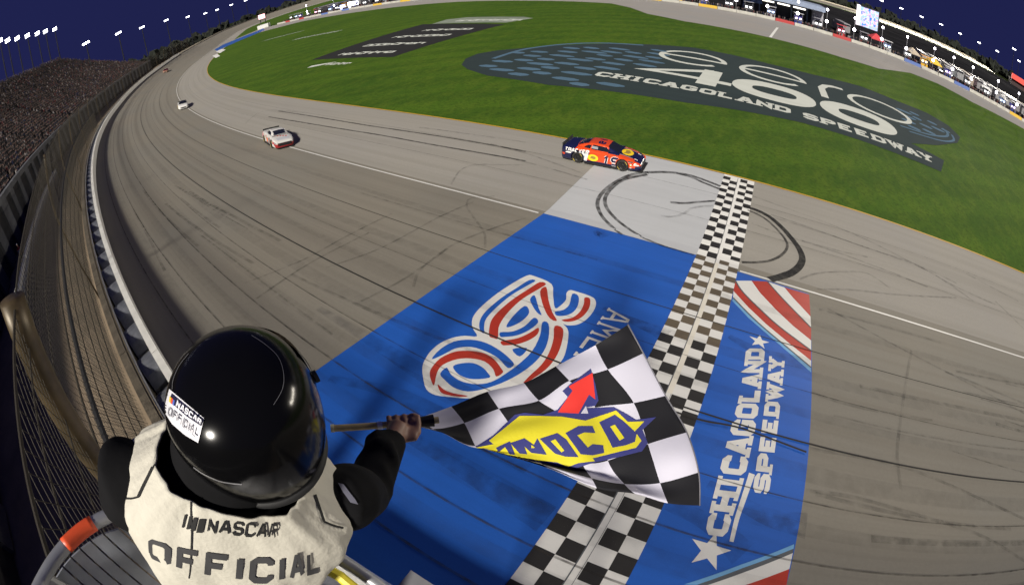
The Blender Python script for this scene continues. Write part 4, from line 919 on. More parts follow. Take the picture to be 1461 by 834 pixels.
# ------------------------------------------------------------------ stock cars
CL, CWD = 4.92, 1.98      # length, width
WX, WR_ = (1.40, -1.40), .36
def car_profile(x):
    """hood / deck height and half width at x (front +)"""
    H = [(-2.46, .90), (-2.30, .98), (-1.9, 1.00), (-1.2, 1.00), (-.2, .95), (.75, .92), (1.3, .86), (1.9, .74), (2.25, .62), (2.42, .50), (2.46, .44)]
    Wd = [(-2.46, .84), (-2.3, .93), (-1.8, .985), (-1.2, .99), (-.6, .955), (0, .95), (.7, .96), (1.3, .99), (1.8, .975), (2.2, .88), (2.4, .72), (2.46, .62)]
    f = lambda T: float(np.interp(x, [a for a, b in T], [b for a, b in T])); return f(H), f(Wd)
def build_car(name):
    r_ = empty(name)
    xs = np.linspace(-2.46, 2.46, 83); NJ = 15
    bm = bmesh.new(); grid = []
    for x in xs:
        h, w = car_profile(x); row_ = []
        for side in (-1, 1):
            prof = [(w*.93, .13), (w*.985, .20), (w*1.0, .30), (w*1.0, .42), (w*.995, .54), (w*.985, min(.66, h*.72)), (w*.96, h*.84), (w*.90, h*.94), (w*.80, h*.985), (w*.55, h*1.005), (w*.27, h*1.012), (0, h*1.015)]
            row_.append(prof)
        pts = [(-a, b) for a, b in row_[0]] + [(a, b) for a, b in row_[1][::-1][1:]]
        line = []
        for a, b in pts:
            px_, pz = x, b
            if abs(a) > w*.9:
                for wx in WX:
                    dx, dz = x-wx, b-WR_; dd = math.hypot(dx, dz)
                    if .34 < dd < .47: px_, pz = wx+dx/dd*.405, WR_+dz/dd*.405
            line.append(bm.verts.new((px_, a, pz)))
        grid.append(line)
    for i in range(len(xs)-1):
        for j in range(len(grid[0])-1):
            q = [grid[i][j], grid[i][j+1], grid[i+1][j+1], grid[i+1][j]]
            c = sum((v.co for v in q), Vector())/4
            if abs(c.y) > .75 and any(math.hypot(c.x-wx, c.z-WR_) < .395 for wx in WX): continue
            bm.faces.new(q)
    bm.faces.new(grid[0]); bm.faces.new(grid[-1][::-1])
    bmesh.ops.recalc_face_normals(bm, faces=bm.faces[:])
    me = bpy.data.meshes.new('body'); bm.to_mesh(me); bm.free(); body = link('body', me, r_, None, True)
    # greenhouse
    G = [(-1.62, .98, .62, .62), (-1.15, 1.16, .60, .70), (-.75, 1.26, .58, .76), (-.3, 1.29, .58, .80), (.10, 1.28, .58, .82), (.45, 1.20, .58, .83), (.80, 1.04, .60, .82), (1.12, .90, .62, .80)]
    rings = []
    for x, h, wt, wb in G:
        rings.append([(x, -wb, .86), (x, -wb*.97, .92), (x, -wt*1.02, max(.93, h-.06)), (x, -wt*.9, max(.94, h-.015)), (x, -wt*.45, max(.95, h+.01)), (x, 0, max(.955, h+.015)), (x, wt*.45, max(.95, h+.01)), (x, wt*.9, max(.94, h-.015)), (x, wt*1.02, max(.93, h-.06)), (x, wb*.97, .92), (x, wb, .86)])
    m_ = MB(); m_.loft(rings, cap=False, closed=False); cab = m_.build('cabin_shell', None, r_, False); 
    bpy.context.view_layer.update(); cb_ = bvh_of([cab])
    glass = mat('car_glass', (.012, .014, .022), .08, spec=.8)
    def pane(nm, poly, dirv, axis):
        fn0 = dir_caster(cb_, dirv, .006, 6.0); v2, f2 = poly_mesh(poly, .15)
        fn = (lambda p, k=0: fn0((p[0], 0, p[1]))) if axis == 'y' else (lambda p, k=0: fn0((p[0], p[1], 1.2)))
        return decal(nm, [(v2, f2)], fn, glass, r_)
    for sy in (1, -1):
        pane('side_window', [(-.62, .95), (.62, .95), (.30, 1.17), (-.52, 1.21)], (0, -sy, 0), 'y'); pane('quarter_window', [(-1.15, .965), (-.70, .955), (-.62, 1.18), (-.86, 1.15)], (0, -sy, 0), 'y')
    pane('windshield', [(.36, -.52), (.36, .52), (1.05, .60), (1.05, -.60)], (0, 0, -1), 'z'); pane('rear_window', [(-.85, -.48), (-.85, .48), (-1.5, .50), (-1.5, -.50)], (0, 0, -1), 'z')
    blk = mat('car_black', (.012, .012, .013), .6)
    MB().box((-2.40, 0, 1.00), (.06, 1.62, .16)).build('spoiler', blk, r_)
    for y in (-.6, 0, .6): MB().box((-2.33, y, .95), (.05, .03, .16)).build('spoiler_brace', blk, r_)
    MB().box((2.36, 0, .10), (.46, 1.55, .04)).build('splitter', blk, r_); MB().box((2.435, 0, .33), (.06, 1.02, .20)).build('grille', blk, r_); MB().box((0, 0, .16), (4.3, 1.6, .1)).build('floor_pan', blk, r_)
    for sy in (-1, 1): MB().box((.1, sy*.97, .13), (2.1, .05, .10)).build('side_skirt', blk, r_)
    tyre = mat('tyre', (.018, .017, .016), .8); rim = mat('wheel_rim', (.035, .035, .035), .4, .6); ylw = mat('tyre_lettering', (.55, .42, .04), .6)
    for wx in WX:
        for sy in (-1, 1):
            w_ = empty('wheel'); w_.parent = r_; w_.location = (wx, sy*.84, WR_)
            MB().lathe([(.24, -.13), (.335, -.14), (.355, -.11), (.355, .11), (.335, .14), (.24, .13)], (0, 0, 0), 28, 'y').build('tyre', tyre, w_, True)
            m_ = MB().lathe([(.245, -.10), (.20, -.06), (.06, -.05), (.01, -.07)], (0, 0, 0), 20, 'y'); m_.v = [(a, b*(-1 if sy > 0 else 1), c) for a, b, c in m_.v]
            for k in range(5):
                a = 2*math.pi*k/5; m_.box((.12*math.cos(a), sy*.085, .12*math.sin(a)), (.07, .03, .07))
            m_.build('rim', rim, w_)
            for k in (0, 1):
                pts = [(.30*math.cos(a), sy*.143, .30*math.sin(a)) for a in np.linspace(R(200+180*k), R(240+180*k), 6)]; MB().tube(pts, .014, 4).build('tyre_lettering', ylw, w_)
    return r_, body, cab
def livery(body, cab, rule, mats_):
    for o in (body, cab):
        o.data = o.data.copy(); o.data.materials.clear()
        for m in mats_: o.data.materials.append(m)
        for p in o.data.polygons:
            p.material_index = rule(p.center, p.normal, o is cab)
def car_text(root, obj, txt, org, ux, uy, size, m, d, w=1.5, gap=.8, slant=0.0, name='lettering', sw=None, off=.007):
    """lay text on a car panel: org in car space, ux/uy axes, d cast direction"""
    b_ = BVHTree.FromPolygons([v.co for v in obj.data.vertices], [tuple(p.vertices) for p in obj.data.polygons]); fn0 = dir_caster(b_, d, off, 5.0)
    sh, tot = text2d(txt, w=w, gap=gap, slant=slant, step=.5, sw=sw)
    sh = [([tuple(np.array(org)+np.array(ux)*p[0]*size+np.array(uy)*p[1]*size) for p in V], F) for V, F in sh]
    return decal(name, sh, lambda p, k=0: fn0(p, k), m, root, .001)
def car_poly(root, obj, name, pts, axis, d, m, off=.005):
    b_ = BVHTree.FromPolygons([v.co for v in obj.data.vertices], [tuple(p.vertices) for p in obj.data.polygons]); fn0 = dir_caster(b_, d, off, 5.0)
    v2, f2 = poly_mesh(pts, .12); f3 = (lambda p: (p[0], 0, p[1])) if axis == 'y' else ((lambda p: (p[0], p[1], 1.2)) if axis == 'z' else (lambda p: (0, p[0], p[1])))
    return decal(name, [(v2, f2)], lambda p, k=0: fn0(f3(p), k), m, root)
ell = lambda cx, cy, rx, ry, n=20: [(cx+rx*math.cos(2*math.pi*k/n), cy+ry*math.sin(2*math.pi*k/n)) for k in range(n)]
CP_or = mat('car_orange', (.62, .062, .012), .22, coat=.6); CP_nv = mat('car_navy', (.010, .012, .052), .22, coat=.6); CP_wh = mat('car_white', (.72, .71, .68), .25, coat=.6); CP_rd = mat('car_red', (.55, .035, .03), .25, coat=.6); CP_ye = mat('car_yellow', (.80, .56, .02), .3); CP_bl = mat('car_black', (.012, .012, .013), .6); CP_gy = mat('car_grey', (.25, .26, .28), .3); CP_ol = mat('car_olive', (.30, .20, .04), .4)
# race winner: orange and navy
car, body, cab = build_car('orange_race_car'); props(car, 'orange and navy stock car with yellow round emblems and number 19 by the ring marks', 'race car', 'race cars')
def rule19(c, n, iscab):
    if iscab: return 0 if c.x < .40 else 1
    if c.x > .70 and abs(c.y) < .62 and n.z > .55: return 1
    if c.x < -1.75 + .35*(c.z-.3): return 1
    if c.z < .30: return 1
    if c.x < -.85+.5*(c.z-.3) and c.z < .78: return 1
    if c.x > 2.15 and c.z < .42: return 1
    return 0
livery(body, cab, rule19, [CP_or, CP_nv])
for sy in (-1, 1):
    D = (0, -sy, 0); ux = (-sy*-1*1.0, 0, 0) if False else ((1, 0, 0) if sy < 0 else (-1, 0, 0))
    car_poly(car, body, 'number_plate_glow', [(.02, .26), (.86, .26), (.90, .72), (.08, .72)], 'y', D, CP_wh, .004) if False else None
    o0 = .12 if sy < 0 else .86
    car_text(car, body, '19', (o0, 0, .25), ux, (0, 0, 1), .52, CP_wh, D, w=1.35, gap=.75, slant=.15, name='number_outline', sw=2.1, off=.006)
    car_text(car, body, '19', (o0, 0, .25), ux, (0, 0, 1), .52, CP_nv, D, w=1.35, gap=.75, slant=.15, name='number', sw=1.35, off=.012)
    car_poly(car, body, 'round_emblem', ell(-.42, .50, .33, .21), 'y', D, CP_ye, .006); car_poly(car, body, 'emblem_figure', [(-.62, .50), (-.48, .62), (-.30, .60), (-.22, .50), (-.34, .42), (-.50, .44)], 'y', D, CP_ol, .010)
    car_text(car, body, 'TRACKER', (-2.25 if sy < 0 else -.65, 0, .68), ux, (0, 0, 1), .22, CP_wh, D, w=1.5, gap=.6, slant=.2)
    car_poly(car, body, 'white_stripe', [(-2.2, .56), (-1.0, .56), (-.85, .66), (-2.1, .66)], 'y', D, CP_wh, .004); car_poly(car, body, 'white_panel', [(-.98, .24), (-.80, .24), (-.72, .70), (-.90, .70)], 'y', D, CP_wh, .004)
    car_poly(car, body, 'pale_quarter', [(-1.0, .30), (-.82, .30), (-.70, .62), (-.95, .68), (-1.75, .80), (-1.9, .76)], 'y', D, mat('car_silver', (.42, .43, .46), .3), .003); car_poly(car, body, 'fender_edge', [(.95, .70), (2.0, .60), (2.0, .66), (.95, .78)], 'y', D, CP_bl, .004); car_poly(car, cab, 'window_net', [(-.6, 1.0), (-.2, 1.0), (-.2, 1.12), (-.6, 1.14)], 'y', D, CP_gy, .012)
    car_poly(car, body, 'orange_flash', [(-2.40, .42), (-2.22, .42), (-2.22, .54), (-2.40, .54)], 'y', D, CP_or, .006)
    car_poly(car, body, 'headlight', [(2.05, .50), (2.36, .42), (2.36, .50), (2.12, .60)], 'y', D, CP_wh, .006)
    for k in range(4): car_poly(car, body, 'sponsor_patch', [(1.75+k*.0, .28+k*.07), (1.95, .28+k*.07), (1.95, .33+k*.07), (1.75, .33+k*.07)], 'y', D, [CP_wh, CP_rd, CP_ye, CP_wh][k], .006)
car_poly(car, body, 'hood_emblem', ell(1.45, 0.05, .36, .46), 'z', (0, 0, -1), CP_ye, .006); car_poly(car, body, 'hood_figure', [(1.25, -.28), (1.55, -.15), (1.65, .1), (1.5, .38), (1.28, .25), (1.35, 0)], 'z', (0, 0, -1), CP_ol, .010)
car_text(car, cab, '19', (.16, .46, 1.3), (0, -1, 0), (-1, 0, 0), .46, CP_nv, (0, 0, -1), w=1.6, gap=.8, name='roof_number')
for y in (-.5, .42): car_poly(car, body, 'hood_patch', [(2.0, y), (2.2, y), (2.2, y+.1), (2.0, y+.1)], 'z', (0, 0, -1), CP_wh, .006)
car_poly(car, cab, 'window_strip', [(.30, -.52), (.38, -.52), (.38, .52), (.30, .52)], 'z', (0, 0, -1), CP_or, .012)
for y in (-.58, .52): car_poly(car, body, 'hood_edge', [(.75, y), (1.9, y*.95), (1.9, y*.95+.06), (.75, y+.06)], 'z', (0, 0, -1), CP_gy, .006)
car19 = car
g1, g2 = ground_of_px((838, 239)), ground_of_px((893, 248))
def place(c, x, y, yaw):
    z = gz(x, y); n_ = Vector((0, 0, 1)); h, n_, i, t = GB.ray_cast(Vector((x, y, 50)), Vector((0, 0, -1)))
    n_ = n_ if n_.z > 0 else -n_
    f = Vector((math.cos(yaw), math.sin(yaw), 0)); f = (f-n_*f.dot(n_)).normalized(); l_ = n_.cross(f)
    c.matrix_world = Matrix(((f.x, l_.x, n_.x, x), (f.y, l_.y, n_.y, y), (f.z, l_.z, n_.z, h.z+.012), (0, 0, 0, 1)))
place(car19, -7.45, 7.1, R(3))
# white and red car
car, body, cab = build_car('white_race_car'); props(car, 'white stock car with red patches on hood and sides on the white line', 'race car', 'race cars')
def ruleW(c, n, iscab):
    if not iscab and c.x > 2.2 and c.z < .45: return 1
    if not iscab and n.z < .5 and math.sin(c.x*5.1+c.z*7) > .72: return 1
    return 0
livery(body, cab, ruleW, [mat('car_offwhite', (.58, .57, .54), .25, coat=.6), mat('car_deep_red', (.30, .025, .025), .3)])
for k in range(5): car_poly(car, body, 'hood_patch', [(.95+.12*k, -.55+.22*k), (1.15+.12*k, -.55+.22*k), (1.15+.12*k, -.42+.22*k), (.95+.12*k, -.42+.22*k)], 'z', (0, 0, -1), CP_rd, .006)
for sy in (-1, 1):
    D = (0, -sy, 0); car_poly(car, body, 'door_patch', [(-.4, .35), (.1, .35), (.15, .65), (-.35, .65)], 'y', D, mat('car_coral', (.8, .2, .1), .3), .006); car_poly(car, body, 'rear_patch', [(-2.2, .5), (-1.7, .5), (-1.6, .85), (-2.1, .85)], 'y', D, mat('car_pink', (.65, .2, .22), .3), .006); car_poly(car, body, 'headlight', [(2.05, .50), (2.36, .42), (2.36, .50), (2.12, .60)], 'y', D, CP_gy, .006)
for sy in (-1, 1):
    D = (0, -sy, 0); car_text(car, body, '12', (-.1 if sy < 0 else .9, 0, .28), (1, 0, 0) if sy < 0 else (-1, 0, 0), (0, 0, 1), .42, CP_bl, D, w=1.4, gap=.9, slant=.1, name='number'); car_poly(car, body, 'sill_band', [(-1.0, .16), (1.0, .16), (1.0, .24), (-1.0, .24)], 'y', D, CP_bl, .006); car_poly(car, body, 'fender_patch', [(1.7, .45), (2.1, .42), (2.1, .52), (1.7, .58)], 'y', D, CP_rd, .006)
car_poly(car, body, 'hood_band', [(1.7, -.6), (2.1, -.55), (2.1, .55), (1.7, .6)], 'z', (0, 0, -1), mat('car_silver', (.42, .43, .46), .3), .005)
MB().box((2.40, 0, .36), (.12, 1.25, .26)).build('front_intake', CP_bl, car)
place(car, -34.0, 1.0, R(-16)); carW = car
# plain white car farther up, dark red one farthest
def variant(name, label, rule, ms, x, y, yaw):
    c, b_, cb2 = build_car(name); props(c, label, 'race car', 'race cars'); livery(b_, cb2, rule, ms); place(c, x, y, yaw); return c
variant('plain_white_race_car', 'plain white stock car with a dark roof far up the track', lambda c, n, k: 1 if k and abs(n.z) > .6 else 0, [CP_wh, CP_bl], -80.5, 6.9, R(-16))
variant('dark_red_race_car', 'tiny dark red stock car coming out of the last turn', lambda c, n, k: 1 if c.z > .7 else 0, [mat('car_tan', (.4, .25, .18), .3), mat('car_maroon', (.16, .03, .02), .3)], -184, 33.5, R(-24))
# ------------------------------------------------------------------ flag stand
FLZ = 9.66
fs = props(empty('flag_stand', (.75, -17.0, FLZ)), 'small steel flag stand with pipe rails hung over the wall', 'flag stand')
def fs_(o): return at_root(o, fs)
M_pipe = mat('rail_pipe_grey', (.42, .43, .45), .38, .5, var=.15, scale=6); M_org = mat('orange_sleeve', (.80, .10, .03), .45); M_rib = mat('ribbed_panel_grey', (.26, .28, .32), .6, var=.2, scale=8)
for k in range(7): fs_(MB().box((.60+k*.235, -17.42, FLZ-.03), (.22, 1.75, .05)).build('floor_plank', M_steel))
for y in (-18.2, -16.7): fs_(MB().box((1.3, y, FLZ-.12), (1.65, .08, .12)).build('floor_beam', M_mast))
for sx in (.6, 2.0): fs_(MB().tube([(sx, -17.82, FLZ-.1), (sx, -18.0, 7.2), (sx, -18.5, 4.3)], .06, 8).build('support_arm', M_mast))
# loop rail behind the official with an orange sleeve, and the ribbed back panel it carries
rp = [Q((30, 905), 1.42), Q((55, 838), 1.42), Q((80, 795), 1.42), Q((108, 764), 1.42), Q((140, 742), 1.42), Q((190, 722), 1.42), Q((250, 712), 1.42)]
rc_ = catmull(rp, 6)
fs_(MB().tube(rc_, .021, 12).build('loop_rail', M_pipe, smooth=True))
fs_(MB().tube([p for p in rc_[15:24]], .0235, 12).build('orange_sleeve', M_org, smooth=True))
ac = catmull([Q((62, 862), 1.47), Q((86, 815), 1.47), Q((116, 782), 1.47), Q((160, 757), 1.47), Q((225, 745), 1.47)], 10); dn = Q((250, 900), 1.62)-Q((120, 800), 1.47)
for k in range(0, 40, 4):
    a, b = np.array(ac[k]), np.array(ac[min(40, k+3)])+(np.array(ac[min(40, k+4)])-np.array(ac[min(40, k+3)]))*.45; nn = np.cross(b-a, dn); nn = nn/np.linalg.norm(nn)*.012
    fs_(MB().loft([[a, b, b+nn, a+nn], [a+dn*1.1, b+dn*1.1, b+dn*1.1+nn, a+dn*1.1+nn]]).build('panel_slat', M_rib))
# front rail near the official's right hip with a yellow tag
r1 = [Q((430, 760), 1.30), Q((500, 806), 1.30), Q((560, 850), 1.30), Q((640, 920), 1.30)]
fs_(MB().tube(catmull(r1, 5), .020, 10).build('front_rail', M_pipe, smooth=True)); fs_(MB().tube([Q((462, 808), 1.25), Q((486, 822), 1.25), Q((510, 842), 1.25)], .016, 8).build('yellow_tag', mat('tag_yellow', (.65, .55, .03), .5)))
for p in (Q((500, 806), 1.30), rc_[8]):
    fs_(MB().tube([p, np.array([p[0], p[1], FLZ])], .02, 8).build('rail_post', M_pipe))

# ------------------------------------------------------------------ official: body, then clothing
SL, SR = Q((188, 672), .95), Q((478, 706), .93)
HC_ = Q((346, 589), .775)
MS = (SL+SR)/2; RV = (SR-SL)/np.linalg.norm(SR-SL); rvh = np.array([RV[0], RV[1], 0]); rvh = rvh/np.linalg.norm(rvh)
FV = np.array([-rvh[1], rvh[0], 0.0])                                   # facing
PEL = np.array([MS[0], MS[1], FLZ+.93]) - FV*.05 - rvh*.38
NECK = MS + np.array([0, 0, .03]) + FV*.02
off_root = empty('person', (PEL[0], PEL[1], FLZ)); props(off_root, 'official in black helmet and white vest leaning out with a checkered flag', 'person')
def orr(o): return at_root(o, off_root)
def ringE(c, r, f, rx, ry, n=20, pw=1.0):
    out = []
    for k in range(n):
        a = 2*math.pi*k/n; ca, sa = math.cos(a), math.sin(a)
        out.append(c + r*rx*math.copysign(abs(ca)**pw, ca) + f*ry*math.copysign(abs(sa)**pw, sa))
    return out
SPU = (NECK-PEL)/np.linalg.norm(NECK-PEL); FWv = FV-SPU*(FV@SPU); FWv = FWv/np.linalg.norm(FWv)
def spine(f):      # 0 pelvis .. 1 shoulder line
    c = PEL+(MS-PEL)*f; rr = rvh*(1-f)+RV*f; rr = rr/np.linalg.norm(rr); ff = np.cross(np.array([0, 0, 1.0]), rr); ff = FV - rr*(FV@rr); ff = ff/np.linalg.norm(ff); return c, rr, ff
HAND = Q((572, 603), 1.34); ELB = Q((521, 704), 1.16); WRIST = HAND + (ELB-HAND)/np.linalg.norm(ELB-HAND)*.075
LEL = SL + np.array([0, 0, -.27]) - RV*.07 + FV*.0; LHA = LEL + FV*.24 - np.array([0, 0, .07]) + RV*.10
def torso(infl, lo=0.0, hi=1.0):
    P = [(-.05, .155, .110), (.0, .165, .115), (.25, .150, .105), (.5, .165, .115), (.72, .185, .125), (.88, .195, .120), (.96, .185, .105), (1.03, .14, .085), (1.10, .075, .065)]
    return [ringE(*spine(f), a+infl, b+infl, 24, .9) for f, a, b in P if lo-.06 <= f <= hi+.11]
def remesh(name, mb, vox, m, parent_fn, smooth_it=6):
    o = mb.build(name, None); md = o.modifiers.new('r', 'REMESH'); md.mode = 'VOXEL'; md.voxel_size = vox
    ms = o.modifiers.new('s', 'SMOOTH'); ms.iterations = smooth_it; ms.factor = .5
    dg = bpy.context.evaluated_depsgraph_get(); me = bpy.data.meshes.new_from_object(o.evaluated_get(dg)); bpy.data.objects.remove(o)
    o = link(name, me, None, m if isinstance(m, list) else [m], True); return parent_fn(o)
M_skin = mat('skin', (.27, .145, .10), .55, var=.1, scale=20); M_blk = mat('black_cloth', (.006, .006, .007), .9, var=.3, scale=6, bump=.04, spec=.15)
# body
STK0, STK1 = Q((474, 610.5), 1.36), Q((602, 601), 1.36)
sd = (STK1-STK0)/np.linalg.norm(STK1-STK0)
mb = MB(); mb.loft(torso(0.0)); mb.tube([NECK, NECK+(HC_-NECK)*.5, HC_], [.062, .06, .07], 14)
mb.loft([ringE(HC_+np.array([0, 0, z]), rvh, FV, .078*s_, .098*s_, 16) for z, s_ in ((-.12, .35), (-.09, .75), (-.03, 1), (.04, 1), (.09, .75), (.115, .3))])
mb.tube([SR-np.array([0, 0, .03]), ELB, WRIST, HAND-(HAND-WRIST)*.2], [.042, .038, .030, .030], 14); mb.tube([SL-np.array([0, 0, .03]), LEL, LHA], [.042, .038, .028], 14); mb.tube([LHA, LHA+FV*.10+RV*.02], [.036, .022], 10)
for sg, fo in ((-1, .06), (1, -.04)):
    hp = PEL+rvh*.085*sg; kn = np.array([hp[0], hp[1], FLZ+.50])+FV*(fo+.06); an = np.array([hp[0], hp[1], FLZ+.09])+FV*fo
    mb.tube([hp+np.array([0, 0, .02]), kn, an], [.085, .058, .042], 14); mb.tube([an+np.array([0, 0, -.03])-FV*.05, an+FV*.16+np.array([0, 0, -.05])], [.045, .035], 10)
# hand: palm below the stick, four fingers wrapped over it, thumb along it
ua = (WRIST-HAND)/np.linalg.norm(WRIST-HAND); toc = (CAM-HAND)/np.linalg.norm(CAM-HAND); pn = np.cross(sd, ua); pn = pn/np.linalg.norm(pn)
if pn @ toc < 0: pn = -pn
away = -(ua - sd*(ua@sd)); away = away/np.linalg.norm(away)
PC = HAND-away*.030-pn*.012
mb.loft([ringE(PC+sd*k, away, pn, a, b, 12) for k, a, b in ((-.046, .018, .010), (-.036, .036, .017), (0, .040, .019), (.036, .036, .017), (.046, .018, .010))])
mb.tube([WRIST, PC], [.029, .026], 12)
axis0 = STK0 + sd*((HAND-STK0)@sd)
for i, (o_, r_) in enumerate(((-.034, .0078), (-.0115, .0088), (.0115, .0088), (.034, .0082))):
    c = axis0+sd*o_; pts = []
    for a in (-40, 10, 60, 110, 165, 215): pts.append(c + (-away*math.cos(R(a)) + pn*math.sin(R(a)))*(.024 if a < 200 else .021))
    pts[0] = PC+sd*o_*1.02-away*(-.012)+pn*.004; mb.tube(pts, [r_*1.15, r_*1.1, r_*1.05, r_, r_*.95, r_*.75], 10)
th = axis0+sd*.012+pn*.020-away*.006; mb.tube([PC+sd*.040-away*.01, axis0+sd*.048-away*.020+pn*.012, axis0+sd*.050+pn*.022, axis0+sd*.036+pn*.026+away*.006], [.013, .0115, .0105, .0085], 10)
body_o = remesh('body', mb, .0048, M_skin, orr, 4)
# trousers, jacket with sleeves, shoes
mb = MB()
for sg, fo in ((-1, .06), (1, -.04)):
    hp = PEL+rvh*.085*sg; kn = np.array([hp[0], hp[1], FLZ+.50])+FV*(fo+.06); an = np.array([hp[0], hp[1], FLZ+.07])+FV*fo
    mb.tube([hp+np.array([0, 0, .05]), kn, an], [.105, .082, .075], 16)
mb.loft([ringE(*spine(f), a, b, 20) for f, a, b in ((-.10, .15, .11), (0, .185, .135), (.14, .178, .13))]); remesh('trousers', mb, .012, mat('trouser_black', (.014, .014, .016), .9), orr)
mb = MB(); mb.loft(torso(.034, .1)); 
DZ = np.array([0, 0, .030]); mb.tube([SR-RV*.06-DZ, SR+RV*.0-DZ, SR+(ELB-SR)*.2-DZ*.5, SR+(ELB-SR)*.45, SR+(ELB-SR)*.75, ELB, ELB+(WRIST-ELB)*.45, WRIST+(HAND-WRIST)*.12], [.055, .070, .077, .075, .070, .064, .054, .042], 18)
mb.tube([SL+RV*.04-DZ, SL-RV*.03-DZ, SL-RV*.06+(LEL-SL)*.4, LEL, LEL+(LHA-LEL)*.6, LHA], [.072, .086, .092, .086, .066, .050], 18)
mb.tube([NECK-SPU*.04, NECK+(HC_-NECK)*.25, NECK+(HC_-NECK)*.62], [.118, .112, .115], 20)
for k in range(40):      # soft folds of cloth
    f = rng.uniform(.05, .95); base = SR+(ELB-SR)*f*1.0 if k % 2 else ELB+(WRIST-ELB)*f*.9; w_ = rng.normal(size=3); w_ = w_/np.linalg.norm(w_); c = base+w_*.045; t_ = np.cross(w_, ELB-SR); t_ = t_/np.linalg.norm(t_); mb.tube([c-t_*.04, c+w_*.012, c+t_*.04], [.012, .018, .010], 6)
jacket = remesh('jacket', mb, .009, M_blk, orr, 12)
for sg, fo in ((-1, .06), (1, -.04)):
    an = PEL+rvh*.085*sg; an = np.array([an[0], an[1], FLZ])+FV*fo; mb = MB()
    mb.loft([ringE(an+FV*d_+np.array([0, 0, z]), rvh, FV, a, b, 14) for d_, z, a, b in ((.05, .0, .045, .13), (.05, .03, .05, .14), (.03, .07, .045, .11), (-.01, .12, .05, .06))]); orr(mb.build('shoe', M_dark, smooth=True))
# patch on the right sleeve
bpy.context.view_layer.update()
jb = bvh_of([jacket]); orr(decal('sleeve_patch', [poly_mesh([(482, 688), (490, 690), (507, 712), (511, 719), (500, 716), (490, 702)], 3)], px_caster(jb, .003), mat('patch_grey', (.12, .12, .16), .8)))
# vest: shell round the torso, open at neck and arm holes
M_vest = mat('vest_white', (.56, .535, .455), .8, var=.05, scale=9, bump=.15)
VF = [0, .25, .5, .72, .86, .95, 1.0, 1.05, 1.10, 1.14]
VA = [.208, .210, .230, .246, .250, .248, .236, .205, .165, .140]; VBk = [.172, .165, .168, .172, .168, .158, .146, .130, .115, .108]
def vest_point(u, f):
    """u: angle, -pi..pi with 0 = straight back; f up the spine"""
    c, rr, ff = spine(f); a = np.interp(f, VF, VA); b = np.interp(f, VF, VBk)
    s_, co = math.sin(u), math.cos(u); p = c + rr*a*math.copysign(abs(s_)**.8, s_) - ff*b*math.copysign(abs(co)**.8, co)
    w = (.0028*math.sin(u*4+f*11)+.0020*math.sin(u*9-f*15)+.0016*math.sin(f*22+u*14)+.0010*math.sin(u*26+f*9)); return p - ff*w*co + rr*w*s_
V = []; F = []; NU, NV = 200, 100
for j in range(NV+1):
    f = 0.02+1.12*j/NV
    for i in range(NU): V.append(vest_point(-math.pi+2*math.pi*i/NU, f))
for j in range(NV):
    for i in range(NU):
        u = -math.pi+2*math.pi*(i+.5)/NU; f = .02+1.12*(j+.5)/NV; side = min(abs(u-math.pi/2), abs(u+math.pi/2))
        if f < 1.0 and f > .55 and ((side/.30)**2 + ((f-.82)/.16)**2) < 1: continue     # arm holes
        i2 = (i+1) % NU; F.append((j*NU+i, j*NU+i2, (j+1)*NU+i2, (j+1)*NU+i))
vest = mesh('vest', V, F, M_vest, None, True)
md = vest.modifiers.new('t', 'SOLIDIFY'); md.thickness = .004; md.offset = 0.0
orr(vest); bpy.context.view_layer.update()
vb_ = bvh_of([vest]); vfn = px_caster(vb_, .006)
M_prt = mat('vest_print_grey', (.045, .045, .048), .85); M_prk = mat('vest_print_black', (.012, .012, .012), .85)
cv = crop(200, 604, 3.625)
def vtext(txt, base, cap, m, **kw):
    B = catmull(cv(base), 8); T = catmull(cv(cap), 8)
    def at(P, a): x = a*(len(P)-1); i = min(len(P)-2, int(x)); return P[i]+(P[i+1]-P[i])*(x-i)
    sh, tot = text2d(txt, step=.2, **kw)
    sh = [([tuple(at(B, p[0]/tot)*(1-p[1])+at(T, p[0]/tot)*p[1]) for p in V_], F_) for V_, F_ in sh]
    orr(decal('vest_lettering', [split_strip(*q) for q in sh], vfn, m, None, .0003))
vtext('OFFICIAL', [(45,690),(180,750),(320,790),(470,812),(620,826),(760,815),(850,790),(930,768)], [(40,590),(185,635),(330,662),(480,682),(630,692),(760,682),(850,668),(920,652)], M_prt, w=1.35, gap=1.15)
vtext('NASCAR', [(345,560),(470,575),(590,588),(700,592)], [(352,492),(475,503),(600,512),(712,515)], M_prk, w=1.05, gap=.9, slant=.12)
for k, (x, wd) in enumerate(((232, 12), (258, 16), (283, 22), (318, 34))):
    orr(decal('vest_lettering', [poly_mesh(cv([(x-wd/2-12, 535+k*9), (x+wd/2-12, 537+k*9), (x+wd/2+4, 470+k*8), (x-wd/2+4, 468+k*8)]), 3)], vfn, M_prk))
def vline(pts, w, m=None, nm='vest_piping'): orr(decal(nm, [strip2d(resample(catmull(cv(pts), 5), 3), w)], vfn, m or M_prk))
vline([(262,392),(262,470),(266,560),(262,680),(258,760),(245,840)], 2.2); vline([(85,160),(75,195),(50,250),(15,320),(-12,378)], 4.0); vline([(-12,378),(-50,386),(-95,383)], 3.0)
vline([(905,365),(930,440),(952,505)], 4.0); vline([(952,505),(1000,525),(1052,538)], 3.2)
